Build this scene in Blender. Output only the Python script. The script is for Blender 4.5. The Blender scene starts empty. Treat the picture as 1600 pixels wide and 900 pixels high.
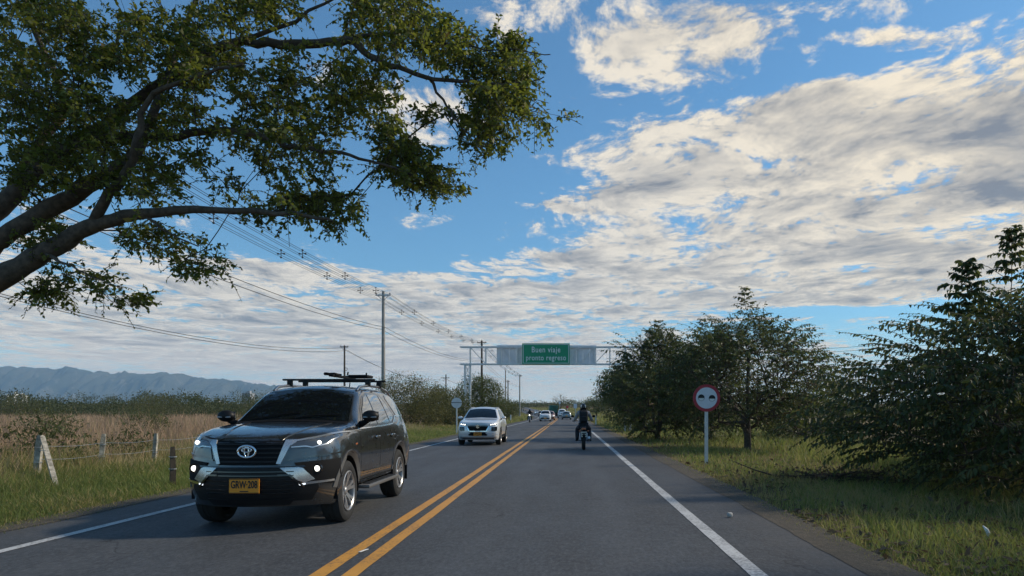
import bpy, bmesh, math, random
import numpy as np
from mathutils import Vector, Matrix
from mathutils.bvhtree import BVHTree

random.seed(7)
rng = np.random.default_rng(7)
R = math.radians
scene = bpy.context.scene
COL = scene.collection

# ------------------------------------------------------------------ camera
FPX, VPX, VPY, CH = 1120.0, 888.0, 643.0, 1.4      # focal length and vanishing point in photo pixels, eye height
cam = bpy.data.cameras.new('camera')
cam_ob = bpy.data.objects.new('camera', cam)
COL.objects.link(cam_ob)
cam_ob.location = (0, 0, CH)
cam_ob.rotation_euler = (R(90), 0, 0)
cam.sensor_width = 36
cam.lens = 36 * FPX / 1600
cam.shift_x = -(VPX - 800) / 1600
cam.shift_y = (VPY - 450) / 1600
cam.clip_start = 0.1
cam.clip_end = 60000
scene.camera = cam_ob

def at(px, py, Y):
    return Vector(((px - VPX) * Y / FPX, Y, CH + (VPY - py) * Y / FPX))

# ------------------------------------------------------------------ sun, sky, exposure
SUN_EL, SUN_AZ = R(35), R(74)                       # azimuth clockwise from the road direction (+Y)
sun = bpy.data.lights.new('sun', 'SUN')
sun.energy = 3.0
sun.angle = R(5)
sun.color = (1.0, 0.86, 0.66)
sun_ob = bpy.data.objects.new('sun', sun)
COL.objects.link(sun_ob)
sdir = Vector((math.sin(SUN_AZ) * math.cos(SUN_EL), math.cos(SUN_AZ) * math.cos(SUN_EL), math.sin(SUN_EL)))
sun_ob.rotation_euler = sdir.to_track_quat('Z', 'Y').to_euler()
sun_ob.location = (40, 0, 40)

world = bpy.data.worlds.new('World')
scene.world = world
world.use_nodes = True
wt = world.node_tree
wt.nodes.clear()

class NT:
    """small helper to write node trees as expressions"""
    def __init__(self, tree):
        self.t = tree
    def n(self, kind, **kw):
        nd = self.t.nodes.new(kind)
        for k, v in kw.items():
            setattr(nd, k, v)
        return nd
    def put(self, sock, v):
        if v is None:
            return
        if hasattr(v, 'is_output'):
            self.t.links.new(v, sock)
        else:
            sock.default_value = v
    def m(self, op, a, b=None, c=None, clamp=False):
        nd = self.n('ShaderNodeMath', operation=op, use_clamp=clamp)
        self.put(nd.inputs[0], a); self.put(nd.inputs[1], b); self.put(nd.inputs[2], c)
        return nd.outputs[0]
    def vm(self, op, a, b=None, out=0):
        nd = self.n('ShaderNodeVectorMath', operation=op)
        self.put(nd.inputs[0], a)
        if b is not None:
            self.put(nd.inputs[1], b)
        return nd.outputs[out]
    def scale(self, a, s):
        nd = self.n('ShaderNodeVectorMath', operation='SCALE')
        self.put(nd.inputs[0], a); self.put(nd.inputs['Scale'], s)
        return nd.outputs[0]
    def noise(self, vec, scale, detail=4.0, rough=0.5, out=0, dist=0.0, lac=2.0):
        nd = self.n('ShaderNodeTexNoise')
        self.put(nd.inputs['Vector'], vec)
        nd.inputs['Scale'].default_value = scale
        nd.inputs['Detail'].default_value = detail
        nd.inputs['Roughness'].default_value = rough
        nd.inputs['Distortion'].default_value = dist
        nd.inputs['Lacunarity'].default_value = lac
        return nd.outputs[out]
    def mr(self, v, a, b, c=0.0, d=1.0, smooth=False):
        nd = self.n('ShaderNodeMapRange')
        if smooth:
            nd.interpolation_type = 'SMOOTHSTEP'
        self.put(nd.inputs[0], v)
        for i, x in enumerate((a, b, c, d)):
            self.put(nd.inputs[i + 1], x)
        return nd.outputs[0]
    def mix(self, f, a, b, blend='MIX'):
        nd = self.n('ShaderNodeMix', data_type='RGBA', blend_type=blend)
        self.put(nd.inputs[0], f)
        self.put(nd.inputs[6], a if hasattr(a, 'is_output') else (*a, 1.0))
        self.put(nd.inputs[7], b if hasattr(b, 'is_output') else (*b, 1.0))
        return nd.outputs[2]
    def sep(self, v):
        nd = self.n('ShaderNodeSeparateXYZ'); self.put(nd.inputs[0], v)
        return nd.outputs
    def comb(self, x, y, z):
        nd = self.n('ShaderNodeCombineXYZ')
        for i, q in enumerate((x, y, z)):
            self.put(nd.inputs[i], q)
        return nd.outputs[0]

SKY_STRENGTH = 0.10
W = NT(wt)
sky = W.n('ShaderNodeTexSky', sky_type='NISHITA')
sky.sun_disc = False
sky.sun_elevation = SUN_EL
sky.sun_rotation = SUN_AZ
sky.altitude = 400
sky.air_density = 1.0
sky.dust_density = 0.6
sky.ozone_density = 2.5
wdir = W.n('ShaderNodeTexCoord').outputs['Generated']
dx, dy, dz = W.sep(wdir)
dzc = W.m('ADD', W.m('MAXIMUM', dz, 0.0), 0.012)
cu = W.m('DIVIDE', dx, dzc)
cv = W.m('DIVIDE', dy, dzc)
q = W.comb(cu, cv, 0.0)                              # where the view ray meets a flat layer of cloud
# large masses of cloud: (photo px, py, half width, half height, weight) turned into places on the layer
CLOUDS = [
    (1075, 225, 170, 50, .80), (1250, 285, 240, 80, .70), (1450, 235, 230, 105, .72), (1585, 100, 140, 80, .85),
    (1500, 350, 260, 80, .72), (1150, 335, 220, 58, .72), (915, 298, 95, 18, .75), (850, 398, 100, 16, .75), (1040, 395, 170, 32, .72),
    (1330, 425, 300, 44, .80), (1050, 65, 125, 72, .98), (815, 8, 80, 36, .50), (1265, 145, 90, 28, .80), (1410, 45, 90, 16, .62),
    (200, 470, 380, 75, .66), (800, 462, 420, 30, .85), (560, 530, 560, 42, .75),
    (665, 180, 75, 50, .8), (680, 330, 55, 20, .5), (400, 425, 160, 30, .5), (1250, 472, 200, 7, -.6),
]
cover = None
for (px, py, rx, ry, amp) in CLOUDS:
    h = VPY - py
    c0 = ((px - VPX) / h, FPX / h, 0.0)
    k = (h / rx, h * h / (FPX * ry), 0.0)
    nd = W.n('ShaderNodeVectorMath', operation='MULTIPLY_ADD')
    W.put(nd.inputs[0], q); nd.inputs[1].default_value = k; nd.inputs[2].default_value = (-c0[0] * k[0], -c0[1] * k[1], 0.0)
    d2 = W.vm('DOT_PRODUCT', nd.outputs[0], nd.outputs[0], out=1)
    g = W.m('MULTIPLY_ADD', d2, -.42, 1.0, clamp=True)
    cover = W.m('MULTIPLY', g, amp) if cover is None else W.m('MULTIPLY_ADD', g, amp, cover)
qs = W.vm('MULTIPLY', q, (1.0, 0.80, 1.0))
warp = W.scale(W.vm('SUBTRACT', W.noise(qs, 1.1, 2, .5, out=1), (.5, .5, .5)), 0.55)
qw = W.vm('ADD', qs, warp)
big = W.noise(W.vm('ADD', qw, (3.1, 8.7, 0)), 0.33, 2, .5)
f1 = W.noise(qw, 2.2, 8, .66)
belly = W.noise(W.vm('MULTIPLY', qw, (.7, 1.0, 1.0)), 1.15, 2, .5)
so = (sdir.x * .10, sdir.y * .10 + .05, 0.0)
f2 = W.noise(W.vm('ADD', qw, so), 2.2, 5, .62)
fine = W.noise(W.vm('MULTIPLY', qw, (1.5, 1.25, 1.0)), 9.5, 4, .66)      # ripples and small puffs
base = W.m('ADD', W.m('MINIMUM', cover, .86), W.m('MULTIPLY', W.m('SUBTRACT', big, .5), .9))
base = W.m('ADD', base, W.mr(cv, 7.0, 15.0, 0.0, .62, smooth=True))      # the layer closes up towards the horizon
den = W.m('ADD', W.m('MULTIPLY', base, .60), W.m('MULTIPLY', W.m('SUBTRACT', f1, .5), 1.75))
den = W.m('ADD', den, W.m('MULTIPLY', W.m('SUBTRACT', fine, .5), .85))
alpha = W.mr(den, .18, .46, smooth=True)
thick = W.mr(den, .42, 1.0, smooth=True)
relief = W.m('SUBTRACT', f1, f2)
lit = W.m('ADD', W.mr(relief, -.15, .15, 0.0, 1.0), W.m('MULTIPLY', W.m('SUBTRACT', fine, .5), 2.1))
lit = W.m('SUBTRACT', lit, W.m('MULTIPLY', thick, .62))
lit = W.m('SUBTRACT', lit, W.m('MULTIPLY', W.m('MULTIPLY', W.mr(belly, .46, .66, smooth=True), thick), .85))
lit = W.m('ADD', lit, .27, clamp=True)
GREY = tuple(c / SKY_STRENGTH for c in (.205, .217, .245))
CREAM = tuple(c / SKY_STRENGTH for c in (.74, .68, .585))
GOLD = tuple(c / SKY_STRENGTH for c in (.88, .755, .56))
sunward = W.mr(W.vm('DOT_PRODUCT', wdir, tuple(sdir), out=1), .25, .95, smooth=True)      # clouds near the sun glow
ccol = W.mix(lit, GREY, W.mix(sunward, CREAM, GOLD))
low = W.mr(dz, .0, .13, 1.0, 0.0, smooth=True)       # far cloud, seen through more air
ccol = W.mix(W.m('MULTIPLY', low, .60), ccol, tuple(c / SKY_STRENGTH for c in (1.25, 1.06, .86)))
skyc = W.mix(1.0, sky.outputs[0], (.66, 1.04, 1.16), 'MULTIPLY')
skyc = W.mix(W.m('MULTIPLY', low, .80), skyc, tuple(c / SKY_STRENGTH for c in (.85, 1.0, 1.0)))
alpha = W.m('MULTIPLY', alpha, W.mr(dz, -.002, .022, 0.0, .97))
wcol = W.mix(alpha, skyc, ccol)
bg = W.n('ShaderNodeBackground')
W.put(bg.inputs[0], wcol)
bg.inputs[1].default_value = SKY_STRENGTH
wo = W.n('ShaderNodeOutputWorld')
wt.links.new(bg.outputs[0], wo.inputs[0])
world.cycles.sampling_method = 'MANUAL'
world.cycles.sample_map_resolution = 512

scene.view_settings.view_transform = 'Standard'
scene.view_settings.look = 'None'
scene.view_settings.exposure = 0.30
scene.view_settings.gamma = 1.0
scene.view_settings.use_curve_mapping = False
scene.cycles.max_bounces = 6
scene.cycles.diffuse_bounces = 3
scene.cycles.glossy_bounces = 3
scene.cycles.transmission_bounces = 4
scene.cycles.transparent_max_bounces = 6
scene.cycles.volume_bounces = 0
scene.cycles.use_denoising = True
scene.cycles.caustics_reflective = False
scene.cycles.caustics_refractive = False

# ------------------------------------------------------------------ helpers: meshes and things
class MB:
    """collects shapes and links them as ONE mesh object"""
    def __init__(self):
        self.v = []; self.f = []
    def add(self, V, F):
        o = len(self.v)
        self.v.extend([tuple(p) for p in V])
        self.f.extend([tuple(i + o for i in f) for f in F])
        return self
    def box(self, c, s, rot=None):
        hx, hy, hz = s[0] / 2, s[1] / 2, s[2] / 2
        V = [Vector((x, y, z)) for x in (-hx, hx) for y in (-hy, hy) for z in (-hz, hz)]
        if rot is not None:
            V = [rot @ p for p in V]
        c = Vector(c)
        return self.add([p + c for p in V], [(0, 1, 3, 2), (4, 6, 7, 5), (0, 4, 5, 1), (2, 3, 7, 6), (0, 2, 6, 4), (1, 5, 7, 3)])
    def rbox(self, c, s, bev=0.02, rot=None, seg=2):
        bm = bmesh.new()
        bmesh.ops.create_cube(bm, size=1.0)
        for v in bm.verts:
            v.co = Vector((v.co.x * s[0], v.co.y * s[1], v.co.z * s[2]))
        bmesh.ops.bevel(bm, geom=bm.edges[:], offset=bev, segments=seg, affect='EDGES', profile=.5)
        c = Vector(c)
        bm.verts.index_update()
        V = [(rot @ v.co if rot is not None else v.co) + c for v in bm.verts]
        F = [[v.index for v in f.verts] for f in bm.faces]
        bm.free()
        return self.add(V, F)
    def bar(self, a, b, w, h=None):
        a = Vector(a); b = Vector(b); d = b - a
        return self.box((a + b) / 2, (w, h or w, d.length), d.to_track_quat('Z', 'Y').to_matrix())
    def tube(self, pts, r, n=8, cap=True):
        pts = [Vector(p) for p in pts]
        m = len(pts)
        rr = [r] * m if isinstance(r, (int, float)) else list(r)
        t0 = (pts[1] - pts[0]).normalized()
        up = Vector((0, 0, 1)) if abs(t0.z) < .9 else Vector((1, 0, 0))
        nx = t0.cross(up).normalized()
        V = []; F = []
        for i, p in enumerate(pts):
            t = (pts[min(i + 1, m - 1)] - pts[max(i - 1, 0)])
            t = t.normalized() if t.length > 1e-9 else t0
            nx = (nx - t * nx.dot(t))
            nx = nx.normalized() if nx.length > 1e-6 else t.orthogonal().normalized()
            ny = t.cross(nx)
            for k in range(n):
                a = 2 * math.pi * k / n
                V.append(p + (nx * math.cos(a) + ny * math.sin(a)) * rr[i])
        for i in range(m - 1):
            for k in range(n):
                k2 = (k + 1) % n
                F.append((i * n + k, i * n + k2, (i + 1) * n + k2, (i + 1) * n + k))
        if cap:
            F.append(tuple(range(n - 1, -1, -1))); F.append(tuple(range((m - 1) * n, m * n)))
        return self.add(V, F)
    def lathe(self, prof, axis='z', c=(0, 0, 0), n=24, close=False, cap=True):
        V = []; F = []
        c = Vector(c)
        for (r, h) in prof:
            for k in range(n):
                a = 2 * math.pi * k / n
                p = {'z': (r * math.cos(a), r * math.sin(a), h), 'x': (h, r * math.cos(a), r * math.sin(a)), 'y': (r * math.cos(a), h, r * math.sin(a))}[axis]
                V.append(c + Vector(p))
        m = len(prof)
        for i in range(m if close else m - 1):
            j = (i + 1) % m
            for k in range(n):
                k2 = (k + 1) % n
                F.append((i * n + k, i * n + k2, j * n + k2, j * n + k))
        if cap and not close:
            F.append(tuple(range(n - 1, -1, -1))); F.append(tuple(range((m - 1) * n, m * n)))
        return self.add(V, F)
    def prism(self, poly, d0, d1, plane='xz'):
        n = len(poly)
        def P(a, b, d):
            return {'xz': (a, d, b), 'yz': (d, a, b), 'xy': (a, b, d)}[plane]
        V = [P(a, b, d0) for a, b in poly] + [P(a, b, d1) for a, b in poly]
        F = [tuple(range(n)), tuple(range(2 * n - 1, n - 1, -1))]
        F += [(i, i + n, (i + 1) % n + n, (i + 1) % n) for i in range(n)]
        return self.add(V, F)
    def sphere(self, c, r, n=12, m=8, rot=None):
        rx, ry, rz = (r, r, r) if isinstance(r, (int, float)) else r
        c = Vector(c); V = []; F = []
        for i in range(m + 1):
            th = math.pi * i / m
            for k in range(n):
                a = 2 * math.pi * k / n
                p = Vector((rx * math.sin(th) * math.cos(a), ry * math.sin(th) * math.sin(a), rz * math.cos(th)))
                V.append(c + (rot @ p if rot is not None else p))
        for i in range(m):
            for k in range(n):
                k2 = (k + 1) % n
                F.append((i * n + k, (i + 1) * n + k, (i + 1) * n + k2, i * n + k2))
        return self.add(V, F)
    def build(self, name, mat, parent=None, smooth=None, fix=True):
        me = bpy.data.meshes.new(name)
        me.from_pydata([tuple(p) for p in self.v], [], self.f)
        if fix:
            bm = bmesh.new(); bm.from_mesh(me)
            bmesh.ops.remove_doubles(bm, verts=bm.verts, dist=1e-5)
            bmesh.ops.recalc_face_normals(bm, faces=bm.faces)
            bm.to_mesh(me); bm.free()
        if smooth is not None:
            me.shade_smooth()
            me.set_sharp_from_angle(angle=R(smooth))
        me.materials.append(MAT[mat] if isinstance(mat, str) else mat)
        o = bpy.data.objects.new(name, me)
        COL.objects.link(o)
        o.parent = parent
        return o

def tag(o, label=None, cat=None, group=None, kind=None):
    if label: o['label'] = label
    if cat: o['category'] = cat
    if group: o['group'] = group
    if kind: o['kind'] = kind
    return o

def thing(name, label, cat, loc=(0, 0, 0), rz=0.0, group=None):
    o = bpy.data.objects.new(name, None)
    o.empty_display_size = .2
    COL.objects.link(o)
    o.location = loc
    o.rotation_euler = (0, 0, rz)
    return tag(o, label, cat, group)

def copy_tree(o, parent=None):
    c = o.copy(); COL.objects.link(c); c.parent = parent
    for ch in list(o.children):
        copy_tree(ch, c)
    return c

def fast_mesh(name, V, F, mat, parent=None, attr=None, smooth=False, mat_index=None, extra=()):
    """big meshes from numpy: F is an (m,3) or (m,4) array; attr is one float per vertex named tone"""
    V = np.asarray(V, np.float32); F = np.asarray(F, np.int32)
    me = bpy.data.meshes.new(name)
    k = F.shape[1]
    me.vertices.add(len(V)); me.vertices.foreach_set('co', V.ravel())
    me.loops.add(F.size); me.loops.foreach_set('vertex_index', F.ravel())
    me.polygons.add(len(F)); me.polygons.foreach_set('loop_start', np.arange(0, F.size, k, dtype=np.int32))
    me.polygons.foreach_set('loop_total', np.full(len(F), k, np.int32))
    if smooth:
        me.polygons.foreach_set('use_smooth', np.ones(len(F), bool))
    me.update(calc_edges=True)
    if attr is not None:
        a = me.attributes.new('tone', 'FLOAT', 'POINT')
        a.data.foreach_set('value', np.asarray(attr, np.float32))
    me.materials.append(MAT[mat] if isinstance(mat, str) else mat)
    for e in extra:
        me.materials.append(MAT[e])
    if mat_index is not None:
        me.polygons.foreach_set('material_index', np.asarray(mat_index, np.int32))
    o = bpy.data.objects.new(name, me)
    COL.objects.link(o)
    o.parent = parent
    return o

def text_obj(name, body, size, mat, parent, loc, rot, depth=.004, spacing=1.0, offset=0.0):
    cu = bpy.data.curves.new(name, 'FONT')
    cu.body = body; cu.size = size; cu.extrude = depth; cu.align_x = 'CENTER'; cu.align_y = 'CENTER'
    cu.space_character = spacing; cu.offset = offset; cu.resolution_u = 3
    tmp = bpy.data.objects.new(name + '_tmp', cu)
    COL.objects.link(tmp)
    dg = bpy.context.evaluated_depsgraph_get()
    me = bpy.data.meshes.new_from_object(tmp.evaluated_get(dg))
    bpy.data.objects.remove(tmp); bpy.data.curves.remove(cu)
    me.name = name
    me.materials.clear(); me.materials.append(MAT[mat])
    o = bpy.data.objects.new(name, me)
    COL.objects.link(o)
    o.parent = parent; o.location = loc; o.rotation_euler = rot
    return o

# ------------------------------------------------------------------ materials
MAT = {}
def principled(name, color=(.5, .5, .5), rough=.6, metal=0.0, coat=0.0, spec=.5, emit=None, estr=0.0, vary=0.0, vscale=6.0, bump=0.0, bscale=40.0, rvary=0.0):
    m = bpy.data.materials.new(name)
    m.use_nodes = True
    t = m.node_tree; N = NT(t)
    b = t.nodes['Principled BSDF']
    b.inputs['Base Color'].default_value = (*color, 1)
    b.inputs['Roughness'].default_value = rough
    b.inputs['Metallic'].default_value = metal
    b.inputs['Coat Weight'].default_value = coat
    b.inputs['Coat Roughness'].default_value = .05
    b.inputs['Specular IOR Level'].default_value = spec
    if emit:
        b.inputs['Emission Color'].default_value = (*emit, 1)
        b.inputs['Emission Strength'].default_value = estr
    if vary or bump or rvary:
        co = N.n('ShaderNodeTexCoord').outputs['Object']
    if vary:
        f = N.noise(co, vscale, 5, .6)
        c = N.mix(N.mr(f, .3, .7), tuple(x * (1 - vary) for x in color), tuple(min(1, x * (1 + vary)) for x in color))
        N.put(b.inputs['Base Color'], c)
    if rvary:
        f = N.noise(co, vscale * 2.3, 4, .6)
        N.put(b.inputs['Roughness'], N.mr(f, .3, .7, max(.02, rough - rvary), min(1, rough + rvary)))
    if bump:
        bp = N.n('ShaderNodeBump'); bp.inputs['Strength'].default_value = bump; bp.inputs['Distance'].default_value = .01
        N.put(bp.inputs['Height'], N.noise(co, bscale, 4, .6))
        N.put(b.inputs['Normal'], bp.outputs[0])
    if name.startswith('paint_'):
        b.inputs['Coat IOR'].default_value = 1.8
        b.inputs['Coat Roughness'].default_value = .02
    MAT[name] = m
    return m

def leafy(name, dark, light, trans=(.3, .4, .08), tw=.35, rough=.5, accent=None, acc_at=.96):
    """leaf, grass and straw: tone is the leaf's own colour, a little light passes through"""
    m = bpy.data.materials.new(name)
    m.use_nodes = True
    t = m.node_tree; N = NT(t); t.nodes.clear()
    at_ = N.n('ShaderNodeAttribute', attribute_name='tone').outputs['Fac']
    c = N.mix(at_, dark, light)
    if accent:
        c = N.mix(N.m('GREATER_THAN', at_, acc_at), c, accent)
    p = N.n('ShaderNodeBsdfPrincipled')
    N.put(p.inputs['Base Color'], c); p.inputs['Roughness'].default_value = rough; p.inputs['Specular IOR Level'].default_value = .3
    tr = N.n('ShaderNodeBsdfTranslucent')
    N.put(tr.inputs[0], N.mix(.5, c, trans))
    ms = N.n('ShaderNodeMixShader'); ms.inputs[0].default_value = tw
    t.links.new(p.outputs[0], ms.inputs[1]); t.links.new(tr.outputs[0], ms.inputs[2])
    o = N.n('ShaderNodeOutputMaterial'); t.links.new(ms.outputs[0], o.inputs[0])
    MAT[name] = m

principled('paint_grey', (.046, .043, .041), .30, .6, 1.0, vary=.12, vscale=5, rvary=.05)
principled('trim_silver', (.55, .54, .53), .25, .75, .3)
principled('paint_silver', (.70, .72, .74), .32, .25, 1.0)
principled('paint_white', (.72, .73, .74), .35, 0, .8)
principled('paint_bronze', (.30, .13, .07), .35, .3, .8)
principled('paint_sage', (.22, .27, .28), .35, .3, .8)
principled('paint_blue', (.10, .13, .20), .35, .3, .8)
principled('glass_dark', (.006, .008, .010), .03, 0, .0, spec=.6)
principled('glass_side', (.30, .32, .34), .03, .85, .6)
principled('black_plastic', (.008, .008, .009), .5, vary=.1, spec=.3)
principled('matt_black', (.006, .006, .007), .75, spec=.2)
principled('gloss_black', (.010, .010, .011), .12, coat=.5)
principled('chrome', (.80, .80, .81), .10, 1.0)
principled('satin_metal', (.45, .45, .46), .30, 1.0, vary=.06)
principled('arch_grey', (.16, .155, .15), .4, .3)
principled('rubber', (.018, .018, .018), .85, vary=.15, vscale=30, bump=.3, bscale=60)
principled('rim_metal', (.40, .40, .41), .34, .7)
principled('rim_dark', (.05, .05, .052), .4, .6)
principled('lamp_glass', (.07, .075, .08), .08, .3, 1.0)
principled('lamp_lit', (.9, .9, .85), .2, emit=(1.0, .97, .86), estr=2.4)
principled('led_lit', (.9, .9, .9), .2, emit=(.85, .93, 1.0), estr=1.0)
principled('plate_yellow', (.80, .28, .010), .45, vary=.04)
principled('plate_white', (.6, .58, .52), .5)
principled('ink', (.015, .014, .012), .6)
principled('tail_red', (.35, .02, .02), .25, coat=.5)
principled('tail_orange', (.50, .14, .05), .3, coat=.5)
principled('sign_green', (.008, .29, .135), .45, vary=.07, vscale=3)
principled('sign_white', (.74, .75, .78), .45, vary=.05, vscale=5)
principled('letter_white', (.78, .80, .78), .5)
principled('sign_red', (.42, .03, .045), .45, vary=.08, vscale=8)
principled('sign_back', (.58, .60, .62), .42, .4, vary=.08, vscale=7)
principled('panel_grey', (.74, .75, .78), .5, .0, vary=.08, vscale=2.5)
principled('steel_white', (.72, .72, .70), .5, vary=.12, vscale=5)
principled('galvanised', (.42, .43, .44), .4, .5, vary=.12, vscale=9)
principled('concrete_pole', (.33, .31, .28), .85, vary=.18, vscale=4, bump=.2, bscale=25)
principled('post_white', (.40, .365, .30), .9, vary=.6, vscale=11, bump=.4, bscale=30)
principled('post_paint', (.72, .71, .66), .6, vary=.15, vscale=12)
principled('wood_dark', (.060, .048, .036), .9, vary=.35, vscale=12, bump=.5, bscale=40)
principled('wood_pole', (.075, .060, .048), .9, vary=.3, vscale=5, bump=.3, bscale=25)
principled('wire', (.02, .02, .022), .6)
principled('insulator', (.09, .09, .095), .4)
principled('bark', (.095, .074, .056), .95, vary=.45, vscale=9, bump=.9, bscale=22)
principled('twig', (.045, .036, .026), .9, vary=.3, vscale=8)
principled('tarp_green', (.015, .12, .085), .6, vary=.2, vscale=1.5)
principled('building_white', (.66, .66, .64), .8, vary=.06, vscale=.08)
principled('building_grey', (.32, .34, .37), .8, vary=.1, vscale=.08)
principled('window_far', (.07, .08, .10), .3)
principled('stone', (.45, .43, .40), .8, vary=.3, vscale=30)
principled('paper', (.75, .74, .70), .7, vary=.2, vscale=30)
principled('cloth_black', (.014, .015, .018), .85, vary=.25, vscale=14, bump=.3, bscale=18)
principled('cloth_jeans', (.018, .022, .032), .9, vary=.25, vscale=10, bump=.3, bscale=15)
principled('cloth_grey', (.30, .31, .33), .85, vary=.2, vscale=9, bump=.4, bscale=12)
principled('bag_cloth', (.016, .018, .022), .8, vary=.2, vscale=14, bump=.3, bscale=30)
principled('skin', (.32, .19, .13), .55, vary=.08)
principled('moto_paint', (.03, .02, .02), .3, 0, .7)
leafy('leaf_big_tree', (.034, .056, .014), (.15, .17, .036), (.40, .44, .05), .42, .5, accent=(.20, .12, .04), acc_at=.975)
leafy('leaf_broad', (.032, .052, .020), (.125, .148, .058), (.24, .28, .07), .30, .5, accent=(.17, .09, .04), acc_at=.985)
leafy('leaf_bush', (.040, .052, .020), (.13, .14, .055), (.25, .27, .07), .30, .6)
leafy('leaf_olive', (.060, .066, .026), (.17, .16, .065), (.28, .27, .08), .30, .6)
leafy('leaf_far', (.034, .048, .024), (.095, .108, .052), (.19, .21, .07), .25, .7)
leafy('grass_green', (.075, .112, .030), (.25, .29, .085), (.38, .41, .10), .40, .6, accent=(.34, .27, .13), acc_at=.90)
leafy('grass_tall', (.10, .12, .036), (.34, .32, .11), (.42, .41, .12), .36, .65, accent=(.44, .33, .19), acc_at=.84)
leafy('grass_dry', (.27, .165, .105), (.60, .42, .28), (.54, .36, .21), .36, .75, accent=(.20, .19, .06), acc_at=.93)
leafy('leaf_dead', (.06, .045, .03), (.16, .12, .08), (.2, .14, .08), .2, .8)

# ------------------------------------------------------------------ terrain, road, markings, mountains
def gz(x, Y):
    """ground height: flat by the road, a long gentle rise ahead"""
    Y = np.asarray(Y, float)
    t = np.clip((Y - 185) / 60, 0, None)
    rise = np.where(t < 1, .5 * t * t, t - .5) * 60 * .0195
    return np.minimum(rise, 8.6 + 0 * rise)

def rc(Y):
    """how far the road has swung to the left at distance Y"""
    Y = np.asarray(Y, float)
    d = np.clip(Y - 112, 0, 130)
    return -(.00044 * d * d) - np.clip(Y - 242, 0, None) * .114

def snoise(x, y, seed=0, octs=4, f0=1.0):
    """cheap value noise in numpy, -1..1"""
    x = np.asarray(x, float); y = np.asarray(y, float)
    out = 0; amp = 1; tot = 0; f = f0
    for o in range(octs):
        xx = x * f + 17.3 * o + seed * 3.71; yy = y * f + 9.1 * o + seed * 5.13
        xi = np.floor(xx).astype(np.int64); yi = np.floor(yy).astype(np.int64)
        fx = xx - xi; fy = yy - yi
        fx = fx * fx * (3 - 2 * fx); fy = fy * fy * (3 - 2 * fy)
        def h(i, j):
            n = (i * 374761393 + j * 668265263 + seed * 974711) & 0xFFFFFFFF
            n = ((n ^ (n >> 13)) * 1274126177) & 0xFFFFFFFF
            return ((n ^ (n >> 16)) & 0xFFFF) / 32767.5 - 1
        v = (h(xi, yi) * (1 - fx) + h(xi + 1, yi) * fx) * (1 - fy) + (h(xi, yi + 1) * (1 - fx) + h(xi + 1, yi + 1) * fx) * fy
        out = out + v * amp; tot += amp; amp *= .5; f *= 2
    return out / tot

def grid_faces(nr, nc):
    i = np.arange((nr - 1) * nc).reshape(nr - 1, nc)[:, :-1].ravel()
    return np.stack([i, i + 1, i + nc + 1, i + nc], 1)

# asphalt ---------------------------------------------------------------
m = bpy.data.materials.new('asphalt'); m.use_nodes = True; MAT['asphalt'] = m
N = NT(m.node_tree); b = m.node_tree.nodes['Principled BSDF']
co = N.n('ShaderNodeTexCoord').outputs['Object']
lat = N.n('ShaderNodeAttribute', attribute_name='tone').outputs['Fac']      # metres from the centre line
speck = N.noise(co, 38, 5, .8)
patch = N.noise(N.vm('MULTIPLY', co, (1.0, .22, 1.0)), 1.1, 5, .6)
blot = N.noise(co, 3.5, 4, .6)
grain = N.noise(N.vm('MULTIPLY', co, (1.0, .45, 1.0)), 22, 3, .7)
c = N.mix(N.mr(speck, .34, .66), (.022, .024, .027), (.098, .102, .109))
c = N.mix(N.m('MULTIPLY', N.mr(patch, .35, .7), .55), c, (.040, .042, .046))
al = N.m('ABSOLUTE', N.m('ADD', lat, 2.0))
trk = N.m('MULTIPLY', N.mr(N.m('ABSOLUTE', N.m('SUBTRACT', N.m('ABSOLUTE', N.m('SUBTRACT', al, 1.8)), .78)), .0, .42, 1, 0, smooth=True), .30)
c = N.mix(trk, c, (.088, .092, .099))                                          # tyre tracks, polished lighter
c = N.mix(N.mr(grain, .50, .72, 0, .55), c, (.125, .130, .138))
c = N.mix(N.mr(grain, .50, .30, 0, .55), c, (.022, .023, .026))
c = N.mix(N.mr(blot, .50, .75, 0, .30), c, (.115, .118, .124))
edge = N.mr(N.m('ADD', al, N.m('MULTIPLY', N.m('SUBTRACT', blot, .5), .9)), 3.75, 4.85, smooth=True)
c = N.mix(N.m('MULTIPLY', edge, .55), c, (.075, .066, .058))                  # dust and grit on the shoulders
crk = N.n('ShaderNodeTexVoronoi', feature='DISTANCE_TO_EDGE'); crk.inputs['Scale'].default_value = .42
N.put(crk.inputs['Vector'], N.vm('ADD', co, N.scale(N.noise(co, 1.7, 4, .6, out=1), .8)))
cr = N.m('MULTIPLY', N.mr(crk.outputs['Distance'], .002, .010, 1, 0), N.mr(patch, .5, .62))
c = N.mix(N.m('MULTIPLY', cr, .8), c, (.016, .016, .017))
oil = N.mr(N.noise(N.vm('MULTIPLY', co, (1.6, .35, 1)), 1.9, 5, .7), .60, .78)
c = N.mix(N.m('MULTIPLY', oil, .45), c, (.022, .022, .024))
N.put(b.inputs['Base Color'], c)
N.put(b.inputs['Roughness'], N.mr(patch, .3, .7, .62, .80))
b.inputs['Specular IOR Level'].default_value = .42
bp = N.n('ShaderNodeBump'); bp.inputs['Strength'].default_value = .55; bp.inputs['Distance'].default_value = .006
N.put(bp.inputs['Height'], N.m('ADD', speck, N.m('MULTIPLY', N.noise(co, 260, 2, .6), .6)))
N.put(b.inputs['Normal'], bp.outputs[0])

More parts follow.
